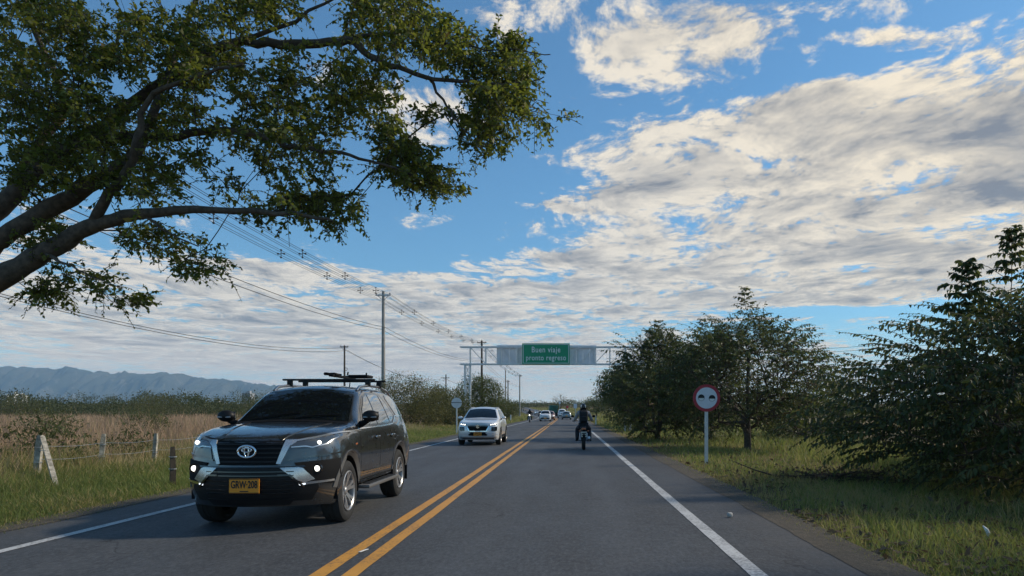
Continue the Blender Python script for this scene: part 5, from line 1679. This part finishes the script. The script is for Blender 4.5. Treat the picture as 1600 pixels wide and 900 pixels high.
        # side step
        sb = MB().rbox((s * .93, 2.31, .385), (.17, 1.70, .05), .02).build('side_step', 'arch_grey', root, smooth=40)
        for yy in (1.7, 2.3, 2.9):
            MB().box((s * .80, yy, .39), (.14, .05, .03)).build('step_bracket', 'matt_black', sb)
        MB().rbox((s * .935, 2.31, .414), (.10, 1.45, .012), .004).build('step_tread', 'black_plastic', sb)
        for (yw, wi) in ((.94, 0), (3.685, 1)):
            wheel(root, s * .765, yw, .388, .388, .26, s)
        P('mud_flap', [(1.385, .52), (1.41, .52), (1.41, .30), (1.385, .30)] if False else [(4.13, .50), (4.16, .50), (4.16, .42), (4.13, .42)], 'matt_black', root, v, .004)
        MB().box((s * .80, 4.15, .36), (.22, .012, .24)).build('mud_flap', 'matt_black', root)
        # roof rail
        pts = [c.hit('top', s * .60, y_)[0] + Vector((0, 0, dz_)) for y_, dz_ in ((2.25, .0), (2.40, .045), (2.9, .062), (3.5, .062), (4.0, .045), (4.16, .0))]
        MB().tube(pts, .021, 8).build('roof_rail', 'satin_metal', root, smooth=60)
        P('tail_lamp', [(4.52, 1.16), (4.70, 1.15), (4.74, 1.02), (4.56, 1.05)], 'tail_red', root, v, .010)
        P('side_flasher', [(1.20, .98), (1.28, .985), (1.28, .965), (1.20, .96)], 'tail_orange', root, v, .006)
    for yw in (.94, 3.685):
        arch_trim(c, root, yw, .40, .455, .512, 'arch_grey')
        A = np.linspace(-.15, math.pi + .15, 18)
        for s in (1, -1):                                      # dark liners inside the arches
            mb = MB(); V = [(s * x_, yw + .44 * math.cos(a), .40 + .44 * math.sin(a)) for x_ in (.56, .885) for a in A]
            mb.add(V, [(k, k + 1, 18 + k + 1, 18 + k) for k in range(17)]).build('arch_liner', 'matt_black', root, fix=False)
    MB().box((0, 2.3, .36), (1.1, 3.6, .14)).build('chassis', 'matt_black', root)
    for yw in (.94, 3.685):
        MB().tube([(-.66, yw, .388), (.66, yw, .388)], .05, 8).build('axle', 'matt_black', root)
    for s in (1, -1):
        Ln('bonnet_crease', [(s * .34, .16), (s * .43, .5), (s * .50, .9), (s * .54, 1.30)], .05, 'paint_grey', root, 'top', .010, .014)
    # roof bars with bicycle carrier
    for yb in (2.85, 3.50):
        zb_ = 1.885
        MB().rbox((0, yb, zb_), (1.42, .07, .028), .012).build('roof_bar', 'black_plastic', root, smooth=40)
        for s in (1, -1):
            f = c.hit('top', s * .60, yb)[0]
            MB().rbox((s * .60, yb, (f.z + .05 + zb_) / 2), (.075, .08, zb_ - f.z - .05), .015).build('bar_foot', 'black_plastic', root, smooth=40)
    rk = MB().rbox((.12, 3.15, 1.94), (.075, 1.15, .035), .012).build('carrier_rail', 'matt_black', root, smooth=40)
    for yy, zz in ((2.75, 1.965), (3.50, 1.965)):
        MB().rbox((.12, yy, zz - .005), (.11, .18, .035), .012).build('wheel_cradle', 'matt_black', rk, smooth=40)
    MB().tube([(.16, 2.95, 1.96), (.05, 2.95, 1.985), (-.10, 3.1, 1.99), (-.15, 3.15, 1.985)], .018, 7).build('carrier_arm', 'matt_black', rk, smooth=50)
    MB().rbox((-.12, 3.1, 1.99), (.07, .10, .045), .015).build('carrier_clamp', 'matt_black', rk, smooth=40)
    MB().rbox((.42, 3.1, 1.945), (.30, .34, .045), .015).build('carrier_plate', 'matt_black', rk, smooth=40)
    for x_, y_, h_ in ((.24, 3.0, .03), (.50, 3.1, .02)):
        MB().tube([(x_, y_, 1.96), (x_ + .01, y_, 1.985 + h_)], .012, 6).build('strap_knob', 'matt_black', rk)
    MB().tube([(.30, 2.9, 1.78), (.30, 2.93, 1.86)], .008, 5).build('aerial', 'matt_black', root)
    return root
big_suv()

# ---------------------------------------------------------------- smaller vehicles
def small_spec(L=4.34, W=1.795, H=1.62, van=False):
    k = L / 4.34; h = H / 1.62; w = W / 1.795
    S = lambda rows: [(r[0] * k,) + tuple(v * (h if j == len(r) - 2 else w) for j, v in enumerate(r[1:])) for r in rows]
    S1 = lambda rows: [(a * k, b * h) for a, b in rows]
    top = [(0, .93), (.05, .965), (.15, .99), (.5, 1.04), (.95, 1.09), (1.12, 1.11), (1.3, 1.22), (1.7, 1.45), (1.95, 1.55), (2.3, 1.60), (2.9, 1.61), (3.5, 1.59), (3.9, 1.53), (4.1, 1.40), (4.22, 1.12), (4.30, .98), (4.34, .92)]
    edge = [(0, .60, .91), (.06, .68, .94), (.2, .735, .965), (.6, .755, 1.03), (1.0, .75, 1.075), (1.12, .74, 1.09), (1.45, .68, 1.27), (1.75, .63, 1.43), (2.1, .60, 1.525), (2.8, .595, 1.555), (3.5, .585, 1.53), (3.9, .575, 1.47), (4.1, .585, 1.34), (4.22, .63, 1.08), (4.30, .63, .96), (4.34, .60, .90)]
    if van:
        top = [(a, b + (.0 if a < 1.3 or a > 4.25 else .05)) for a, b in top]
    return dict(L=L, W=W, arch=.375 * h, axles=(.86 * k, 3.46 * k), axle_z=.335 * h,
        top=S1(top), edge=S(edge),
        belt=S([(0, .68, .85), (.06, .745, .87), (.2, .80, .90), (.6, .825, .96), (1.1, .832, 1.0), (2.2, .83, 1.03), (3.3, .82, 1.06), (3.9, .80, 1.07), (4.2, .75, 1.0), (4.34, .66, .86)]),
        mid=S([(0, .74, .63), (.06, .80, .64), (.2, .85, .67), (.86, .895, .76), (1.4, .875, .74), (2.2, .872, .72), (3.0, .875, .74), (3.46, .895, .78), (4.0, .86, .74), (4.34, .74, .70)]),
        low=S([(0, .70, .33), (.08, .77, .33), (.25, .84, .34), (1.3, .855, .37), (2.2, .85, .37), (3.0, .855, .37), (4.0, .84, .38), (4.34, .72, .40)]),
        bot=S1([(0, .235), (.3, .215), (1.25, .25), (3.0, .25), (4.34, .30)]),
        nose=[(.2 * h, .08), (.4 * h, .015), (.55 * h, 0), (.75 * h, .02), (.92 * h, .06), (1.2 * h, .1)], tail=[(.3, .05), (.55, 0), (.9, .03), (1.6, 0)], bow=.24, bowp=2.6, rb=.04, re=.06, nose_len=1.0)

def small_car(name, label, loc, rz, paint, face, H=1.62, L=4.34, W=1.795, detail=1, plate_text=None, lights=True, glass='glass_dark', rear='tail_red'):
    sp = small_spec(L, W, H)
    c = Car(sp, 46 if detail else 34)
    h = H / 1.62; w = W / 1.795; k = L / 4.34
    root = thing(name, label, 'car', loc, rz)
    c.body(paint, root)
    P = lambda nm, poly, mat, **kw: c.patch(nm, [(a * w, b * h) for a, b in poly], mat, kw.pop('par', root), step=.14 if not detail else .09, **kw)
    if face == 'suv':
        gr = P('grille', [(-.40, .80), (.40, .80), (.44, .755), (.34, .60), (-.34, .60), (-.44, .755)], 'matt_black', off=.008)
        for s in (1, -1):
            m_ = (lambda p: p) if s > 0 else mirror_poly
            P('grille_chrome', m_([(.43, .79), (.47, .77), (.36, .575), (.10, .575), (.10, .60), (.335, .602)]), 'chrome', off=.016)
            P('lower_lamp', m_([(.555, .76), (.78, .775), (.775, .61), (.70, .59), (.545, .60)]), 'gloss_black', off=.008)
            P('bumper_trim', m_([(.30, .535), (.78, .50), (.80, .44), (.42, .43), (.36, .47)]), paint, off=.012)
            lp = P('headlamp', m_([(.47, .855), (.60, .885), (.765, .905), (.75, .835), (.62, .81), (.50, .81)]), 'lamp_glass', off=.009)
            for q_ in (.53, .61, .69):
                loc_, n_ = c.hit('front', s * q_ * w, (.845 + (q_ - .5) * .12) * h)
                b_ = MB().sphere((0, 0, 0), (.028, .014, .024), 10, 6).build('bulb', 'lamp_lit', lp, smooth=60); b_.location = loc_ + n_ * .012
        P('chrome_bar', [(-.47, .845), (.47, .845), (.47, .825), (-.47, .825)], 'gloss_black', off=.010)
        P('lower_intake', [(-.36, .545), (.36, .545), (.44, .45), (.34, .40), (-.34, .40), (-.44, .45)], 'matt_black', off=.009)
        P('skid_plate', [(-.78, .36), (.78, .36), (.70, .30), (-.70, .30)], 'satin_metal', off=.012)
        P('lower_valance', [(-.74, .30), (.74, .30), (.66, .25), (-.66, .25)], 'matt_black', off=.006)
        # emblem: an angular S
        loc_, n_ = c.hit('front', 0, .775 * h)
        z = .075
        S_ = [(z, .45 * z), (0, z), (-z, .45 * z), (-z, .25 * z), (.35 * z, -.38 * z), (0, -.55 * z), (-.6 * z, -.22 * z), (-z, -.45 * z), (0, -z), (z, -.45 * z), (z, -.25 * z), (-.35 * z, .38 * z), (0, .55 * z), (.6 * z, .22 * z)]
        e_ = MB().prism(S_, -.035, -.018).build('emblem', 'chrome', root); e_.location = (0, loc_.y, .775 * h)
        plate(root, (0, c.hit('front', 0, .475 * h)[0].y - .03, .475 * h), .33, .16, plate_text, 0)
    elif face in ('white', 'plain'):
        P('grille', [(-.42, .72), (.42, .72), (.40, .66), (-.40, .66)], 'matt_black', off=.008)
        P('lower_intake', [(-.66, .56), (.66, .56), (.72, .36), (-.72, .36)], 'matt_black', off=.010)
        for s in (1, -1):
            m_ = (lambda p: p) if s > 0 else mirror_poly
            P('headlamp', m_([(.48, .80), (.78, .86), (.77, .74), (.52, .72)]), 'lamp_glass' if not lights else 'led_lit', off=.009)
        plate(root, (0, c.hit('front', 0, .47 * h)[0].y - .03, .47 * h), .36, .18, None, 0)
    sc = lambda poly: [(a * w, b * h) for a, b in poly]
    c.patch('windscreen', sc([(-.69, 1.115), (0, 1.145), (.69, 1.115), (.61, 1.33), (.545, 1.47), (.3, 1.51), (0, 1.52), (-.3, 1.51), (-.545, 1.47), (-.61, 1.33)]), glass, root, off=.005, step=.1)
    c.patch('rear_window', sc([(-.60, 1.15), (.60, 1.15), (.53, 1.42), (-.53, 1.42)]), 'glass_dark', root, 'rear', .006, step=.12)
    for s in (1, -1):
        m_ = (lambda p: p) if s > 0 else mirror_poly
        c.patch('tail_lamp', sc(m_([(.60, 1.0), (.76, .99), (.76, .83), (.56, .86)])), rear, root, 'rear', .01, step=.12)
    c.patch('rear_bumper', sc([(-.72, .55), (.72, .55), (.70, .38), (-.70, .38)]), 'black_plastic', root, 'rear', .01, step=.14)
    pl = MB().box((0, 0, 0), (.33, .01, .16)).build('number_plate', 'plate_yellow', root); pl.location = (0, c.hit('rear', 0, .72 * h)[0].y + .02, .72 * h)
    for s, v in ((1, 'left'), (-1, 'right')):
        sy = lambda poly: [(a * k, b * h) for a, b in poly]
        c.patch('window', sy([(1.50, 1.10), (2.32, 1.10), (2.32, 1.475), (2.1, 1.46), (1.78, 1.32)]), glass, root, v, .005, .01, .12)
        c.patch('window', sy([(2.40, 1.10), (3.20, 1.12), (3.30, 1.20), (3.12, 1.46), (2.40, 1.478)]), glass, root, v, .005, .01, .12)
        c.patch('window', sy([(3.36, 1.20), (3.80, 1.20), (3.64, 1.43), (3.22, 1.455)]), glass, root, v, .005, .01, .12)
        if detail:
            for xs_ in (1.42, 2.36):
                c.line('door_seam', sy([(xs_, 1.08), (xs_ - .02, .75), (xs_, .42)]), .012, 'matt_black', root, v, .0015, .006)
            c.line('sill_cladding', sy([(1.26, .36), (2.2, .36), (3.05, .36)]), .10, 'black_plastic', root, v, .008, .012)
            for yh in (2.15, 3.05):
                loc_, n_ = c.hit(v, yh * k, .95 * h)
                o_ = MB().rbox((s * .02, 0, 0), (.02, .17, .03), .008).build('door_handle', paint, root, smooth=40); o_.location = loc_
            pts = [c.hit('top', s * .55 * w, y_ * k)[0] + Vector((0, 0, dz_)) for y_, dz_ in ((1.95, 0), (2.1, .035), (3.3, .04), (3.6, 0))]
            MB().tube(pts, .018, 6).build('roof_rail', 'satin_metal', root, smooth=60)
            for yw in sp['axles']:
                arch_trim(c, root, yw, sp['axle_z'], sp['arch'] + .012, sp['arch'] + .06, 'black_plastic', (s,))
        loc_, n_ = c.hit(v, 1.50 * k, 1.06 * h)
        mi = MB().sphere((s * .12, 0, .07), (.105, .06, .068), 12, 8).build('mirror', paint if detail else 'black_plastic', root, smooth=70); mi.location = loc_
        MB().tube([(0, .02, 0), (s * .08, 0, .04)], [.035, .025], 6).build('mirror_arm', 'matt_black', mi)
        for yw in sp['axles']:
            wheel(root, s * (.895 * w - .12), yw, sp['axle_z'] - .003, sp['axle_z'] - .003, .215, s, spokes=5, detail=bool(detail))
    MB().box((0, L / 2, .30 * h), (1.0, L * .75, .12)).build('chassis', 'matt_black', root)
    return root

def road_at(latx, Y_):
    return (latx + float(rc(Y_)), Y_, float(gz(0, Y_)) + .004)
def heading(Y_):
    return math.atan2(float(rc(Y_ + 1) - rc(Y_ - 1)), 2)       # sideways drift of the road per metre

small_car('silver_suv', 'silver compact sport utility vehicle with lit headlamps coming under the gantry', road_at(-3.72, 29.4), 0, 'paint_silver', 'suv', plate_text='LZN\u00b7321', glass='glass_dark')
small_car('white_car', 'small white car in the oncoming lane, first behind the silver vehicle', road_at(-3.3, 102), -heading(104), 'paint_white', 'white', H=1.58, L=3.9, W=1.66, detail=0, lights=False)
small_car('bronze_car', 'bronze coloured car half hidden behind the small white car', road_at(-2.95, 113), -heading(114), 'paint_bronze', 'plain', H=1.5, L=4.1, W=1.7, detail=0)
small_car('blue_car', 'dark blue car in the queue coming round the bend', road_at(-3.7, 208), -heading(210), 'paint_blue', 'plain', H=1.5, L=4.2, W=1.72, detail=0)
small_car('pale_car', 'pale car at the back of the queue on the bend', road_at(-3.7, 232), -heading(234), 'paint_white', 'plain', H=1.5, L=4.2, W=1.72, detail=0)
small_car('dark_car', 'dark car following the motorcycles round the bend', road_at(-3.9, 182), -heading(184), 'paint_grey', 'plain', H=1.52, L=4.2, W=1.72, detail=0)
small_car('sage_car', 'grey green hatchback driving away far ahead in our lane', road_at(-.25, 128), math.pi - heading(128), 'paint_sage', 'none', H=1.48, L=4.0, W=1.70, detail=0)
small_car('white_van', 'white van driving away just behind the green truck', road_at(-.7, 152), math.pi - heading(152), 'paint_white', 'none', H=1.95, L=4.8, W=1.85, detail=0)

def truck():
    x, y, z = road_at(-.3, 205)
    root = thing('tarpaulin_truck', 'truck with a green tarpaulin body driving away at the far bend', 'truck', (x, y, z), -heading(205))
    MB().box((0, 3.6, .95), (2.2, 8.2, .22)).build('chassis', 'matt_black', root)
    bx_ = MB().rbox((0, 2.6, 2.05), (2.45, 6.0, 2.1), .12).build('tarpaulin', 'tarp_green', root, smooth=40)
    for i in range(7):
        MB().rbox((0, -.2 + i * .93, 3.09), (2.50, .07, .06), .02).build('hoop', 'tarp_green', bx_)
    for i in range(4):
        MB().box((-.9 + i * .6, -.42, 2.05), (.06, .04, 1.9)).build('rear_fold', 'tarp_green', bx_)
    MB().rbox((0, 6.9, 1.75), (2.3, 1.9, 1.9), .15).build('cab', 'paint_white', root, smooth=40)
    MB().box((0, -.38, .72), (2.2, .08, .25)).build('rear_bumper', 'matt_black', root)
    for s in (1, -1):
        MB().box((s * .95, -.44, .95), (.28, .04, .12)).build('tail_lamp', 'tail_red', root)
        for yw in (.7, 1.9, 6.6):
            MB().lathe([(.30, -.14), (.48, -.14), (.5, -.1), (.5, .1), (.48, .14), (.30, .14)], 'x', (s * .95, yw, .5), 20).build('wheel', 'rubber', root, smooth=40)
truck()

# ------------------------------------------------------------------ motorcycles and riders (facing +y, away from us)
def skin_body(name, joints, bones, parent, mats, pick):
    """one continuous body grown round a skeleton: joints {key: (x,y,z,rx,ry)}"""
    keys = list(joints)
    me = bpy.data.meshes.new(name)
    me.from_pydata([joints[k][:3] for k in keys], [(keys.index(a), keys.index(b)) for a, b in bones], [])
    o = bpy.data.objects.new(name, me); COL.objects.link(o)
    md = o.modifiers.new('skin', 'SKIN'); md.use_smooth_shade = True
    for i, k in enumerate(keys):
        me.skin_vertices[0].data[i].radius = joints[k][3:5]
    me.skin_vertices[0].data[0].use_root = True
    sb = o.modifiers.new('sub', 'SUBSURF'); sb.levels = 2; sb.render_levels = 2
    dg = bpy.context.evaluated_depsgraph_get()
    m2 = bpy.data.meshes.new_from_object(o.evaluated_get(dg))
    bpy.data.objects.remove(o)
    m2.name = name; m2.materials.clear()
    for m_ in mats: m2.materials.append(MAT[m_])
    for p in m2.polygons:
        p.material_index = pick(p.center); p.use_smooth = True
    o = bpy.data.objects.new(name, m2); COL.objects.link(o); o.parent = parent
    return o

def motorcycle(label, loc, rz, plate_=True, front=False, group=None):
    root = thing('motorcycle', label, 'motorcycle', loc, rz, group)
    for y, nm in ((-.63, 'r'), (.66, 'f')):
        w = .058 if nm == 'r' else .048
        wo = MB().lathe([(.235, -w), (.27, -w * 1.05), (.298, -w * .55), (.302, 0), (.298, w * .55), (.27, w * 1.05), (.235, w)], 'x', (0, y, .302), 28, close=True).build('tyre', 'rubber', root, smooth=40)
        MB().lathe([(.235, -w * .8), (.215, -w * .5), (.215, w * .5), (.235, w * .8)], 'x', (0, y, .302), 24, close=True).build('rim', 'rim_dark', wo, smooth=40)
        for k in range(5):
            a = k * 2 * math.pi / 5
            MB().bar((0, y, .302), (0, y + .22 * math.cos(a), .302 + .22 * math.sin(a)), .03, .02).build('spoke', 'rim_dark', wo)
    MB().tube([(0, -.60, .34), (0, -.1, .40), (0, .05, .45)], [.05, .07, .09], 8).build('swing_arm', 'matt_black', root, smooth=50)
    MB().rbox((0, .12, .45), (.28, .40, .30), .05).build('engine', 'rim_dark', root, smooth=40)
    MB().sphere((0, .25, .86), (.155, .26, .13), 16, 10).build('tank', 'moto_paint', root, smooth=70)
    MB().rbox((0, -.26, .79), (.25, .78, .10), .045).build('seat', 'cloth_black', root, smooth=50)
    tl = MB().tube([(0, -.30, .70), (0, -.60, .72), (0, -.86, .80)], [.12, .10, .055], 10).build('tail_fairing', 'moto_paint', root, smooth=60)
    MB().rbox((0, -.885, .775), (.15, .05, .075), .02).build('tail_lamp', 'tail_orange', tl, smooth=40)
    MB().tube([(0, -.86, .74), (0, -.93, .58), (0, -.95, .44)], [.055, .05, .04], 8).build('mudguard', 'matt_black', root, smooth=60)
    if plate_:
        p = MB().rbox((0, 0, 0), (.21, .01, .20), .006).build('number_plate', 'plate_white', root); p.location = (0, -.965, .575); p.rotation_euler = (.2, 0, 0)
        for zz in (.035, -.035):
            MB().box((0, -.008, zz), (.15, .004, .03)).build('plate_mark', 'rim_dark', p)
    for s in (1, -1):
        i_ = MB().sphere((s * .15, -.86, .70), (.035, .03, .025), 10, 6).build('indicator', 'tail_orange', root, smooth=60)
        MB().tube([(s * .04, -.84, .71), (s * .13, -.85, .70)], .012, 5).build('indicator_stalk', 'matt_black', root)
        MB().tube([(s * .09, .62, .30), (s * .08, .50, .66), (s * .07, .40, .98)], .028, 8).build('fork', 'satin_metal', root, smooth=50)
        MB().tube([(0, .40, 1.0), (s * .16, .40, 1.05), (s * .36, .32, 1.04)], .014, 6).build('handlebar', 'matt_black', root, smooth=50)
        MB().tube([(s * .27, .345, 1.045), (s * .40, .305, 1.04)], .020, 8).build('grip', 'rubber', root)
        m_ = MB().sphere((s * .40, .40, 1.22), (.065, .018, .045), 12, 6).build('mirror', 'matt_black', root, smooth=60)
        MB().tube([(s * .22, .38, 1.05), (s * .30, .40, 1.14), (s * .38, .40, 1.20)], .009, 5).build('mirror_stalk', 'matt_black', m_)
        MB().tube([(s * .10, -.02, .33), (s * .30, -.02, .32)], .016, 6).build('foot_peg', 'matt_black', root)
        MB().tube([(s * .11, -.60, .35), (s * .13, -.45, .60)], .028, 8).build('shock', 'satin_metal', root, smooth=50)
    MB().tube([(.16, .1, .32), (.18, -.2, .32), (.19, -.55, .40), (.19, -.85, .46)], [.03, .045, .055, .05], 10).build('exhaust', 'satin_metal', root, smooth=50)
    fl = MB().sphere((0, .56, .92), (.13, .10, .13), 14, 8).build('headlamp_cowl', 'moto_paint', root, smooth=60)
    MB().sphere((0, .63, .92), (.085, .04, .085), 12, 6).build('headlamp', 'lamp_lit' if front else 'lamp_glass', fl, smooth=60)
    return root

def rider(label, loc, rz, torso, bag=True, group=None, helmet='gloss_black'):
    root = thing('person', label, 'person', loc, rz, group)
    J = {'pelvis': (0, -.20, .91, .17, .13), 'waist': (0, -.17, 1.06, .165, .125), 'chest': (0, -.09, 1.25, .185, .13), 'collar': (0, -.04, 1.38, .12, .09), 'neck': (0, -.01, 1.45, .058, .058), 'head': (0, .03, 1.54, .09, .095), 'crown': (0, .03, 1.62, .06, .06)}
    B = [('pelvis', 'waist'), ('waist', 'chest'), ('chest', 'collar'), ('collar', 'neck'), ('neck', 'head'), ('head', 'crown')]
    for s, n in ((1, 'a'), (-1, 'b')):
        J.update({n + 'sh': (s * .185, -.04, 1.35, .085, .08), n + 'el': (s * .295, .06, 1.13, .066, .066), n + 'wr': (s * .325, .27, 1.065, .042, .042), n + 'hd': (s * .335, .325, 1.06, .040, .028),
                  n + 'hip': (s * .10, -.14, .87, .105, .10), n + 'kn': (s * .215, .20, .74, .095, .095), n + 'ca': (s * .225, .06, .53, .085, .085), n + 'an': (s * .235, -.03, .37, .06, .06), n + 'to': (s * .245, .15, .345, .045, .035)})
        B += [('collar', n + 'sh'), (n + 'sh', n + 'el'), (n + 'el', n + 'wr'), (n + 'wr', n + 'hd'), ('pelvis', n + 'hip'), (n + 'hip', n + 'kn'), (n + 'kn', n + 'ca'), (n + 'ca', n + 'an'), (n + 'an', n + 'to')]
    def pick(c):
        if c.z > 1.45 and abs(c.x) < .12: return 2
        if c.z < .42: return 3
        if c.z < .98 and not (abs(c.x) > .27 and c.z > .92): return 1
        return 0
    skin_body('body', J, B, root, (torso, 'cloth_jeans', 'skin', 'matt_black'), pick)
    hm_ = MB()
    prof = []
    for i in range(11):
        th = math.pi * i / 10
        prof.append((th,))
    hm_.sphere((0, .03, 1.555), (.128, .155, .138), 20, 14)
    ho = hm_.build('helmet', helmet, root, smooth=70)
    MB().tube([(-.12, .03, 1.46), (-.10, -.08, 1.45), (0, -.115, 1.445), (.10, -.08, 1.45), (.12, .03, 1.46)], .022, 7).build('helmet_rim', 'matt_black', ho, smooth=60)
    MB().sphere((0, .085, 1.555), (.112, .112, .062), 16, 8).build('visor', 'glass_dark', ho, smooth=70)
    for s in (1, -1):
        MB().rbox((s * .075, -.085, 1.585), (.035, .03, .10), .012, Matrix.Rotation(s * .5, 3, 'Z')).build('helmet_stripe', 'plate_white', ho, smooth=40)
        g = MB().rbox((s * .335, .315, 1.065), (.085, .07, .035), .014)
        for k in range(4):
            x_ = s * (.300 + k * .024)
            g.tube([(x_, .335, 1.075), (x_, .365, 1.06), (x_, .36, 1.03), (x_, .335, 1.02)], [.011, .0105, .010, .008], 6)
        g.tube([(s * .295, .30, 1.06), (s * .275, .315, 1.04), (s * .275, .335, 1.025)], [.012, .011, .009], 6)
        g.build('glove', 'plate_white' if torso == 'cloth_grey' else 'matt_black', root, smooth=50)
        MB().rbox((s * .243, .06, .335), (.095, .27, .075), .03).build('shoe', 'matt_black', root, smooth=50)
    return root

mx, my = .56, 26.7
motorcycle('dark motorcycle with a pale plate and orange tail lamp, ridden ahead of us', (mx, my, .004), 0)
rider('motorcyclist in dark helmet, grey jacket and jeans riding away ahead of us', (mx, my, .004), 0, 'cloth_grey')
bp_ = thing('backpack', 'black backpack on the back of the motorcyclist ahead of us', 'backpack', (mx, my, 0))
MB().rbox((0, -.315, 1.215), (.31, .17, .44), .065, Matrix.Rotation(.14, 3, 'X'), 3).build('bag', 'bag_cloth', bp_, smooth=50)
MB().rbox((0, -.415, 1.13), (.24, .06, .20), .028, Matrix.Rotation(.14, 3, 'X'), 3).build('front_pocket', 'bag_cloth', bp_, smooth=50)
for s in (1, -1):
    MB().tube([(s * .10, -.22, 1.40), (s * .13, -.08, 1.455), (s * .135, .06, 1.36), (s * .14, .06, 1.20), (s * .13, -.16, 1.06)], .020, 6).build('strap', 'bag_cloth', bp_, smooth=50)
MB().tube([(-.04, -.235, 1.43), (-.03, -.26, 1.47), (.03, -.26, 1.47), (.04, -.235, 1.43)], .010, 5).build('carry_loop', 'bag_cloth', bp_)
# oncoming motorcyclists
for lat_m, Y_, lb in ((-4.95, 92.0, 'in the oncoming lane beside the small white car'), (-4.6, 150.0, 'coming round the bend behind the first oncoming one'), (-5.2, 172.0, 'last of those coming round the bend')):
    p = road_at(lat_m, Y_)
    motorcycle('dark motorcycle ' + lb, p, math.pi - heading(Y_), False, True)
    rider('motorcyclist in dark clothes and pale helmet ' + lb, p, math.pi - heading(Y_), 'cloth_black', helmet='sign_white' if Y_ > 100 else 'gloss_black')

# ------------------------------------------------------------------ haze: the air between here and the mountains
hm = bpy.data.materials.new('haze_air'); hm.use_nodes = True; MAT['haze_air'] = hm
hm.node_tree.nodes.clear()
N = NT(hm.node_tree)
pv = N.n('ShaderNodeVolumePrincipled')
pv.inputs['Color'].default_value = (.46, .73, 1.0, 1)
pv.inputs['Density'].default_value = 8.5e-5
pv.inputs['Anisotropy'].default_value = 0.0
mo = N.n('ShaderNodeOutputMaterial')
hm.node_tree.links.new(pv.outputs[0], mo.inputs['Volume'])
hb = MB().box((0, 6200, 349), (28400, 15000, 702)).build('haze', 'haze_air')
tag(hb, 'pale blue air thickening towards the far mountains', None, None, 'stuff')
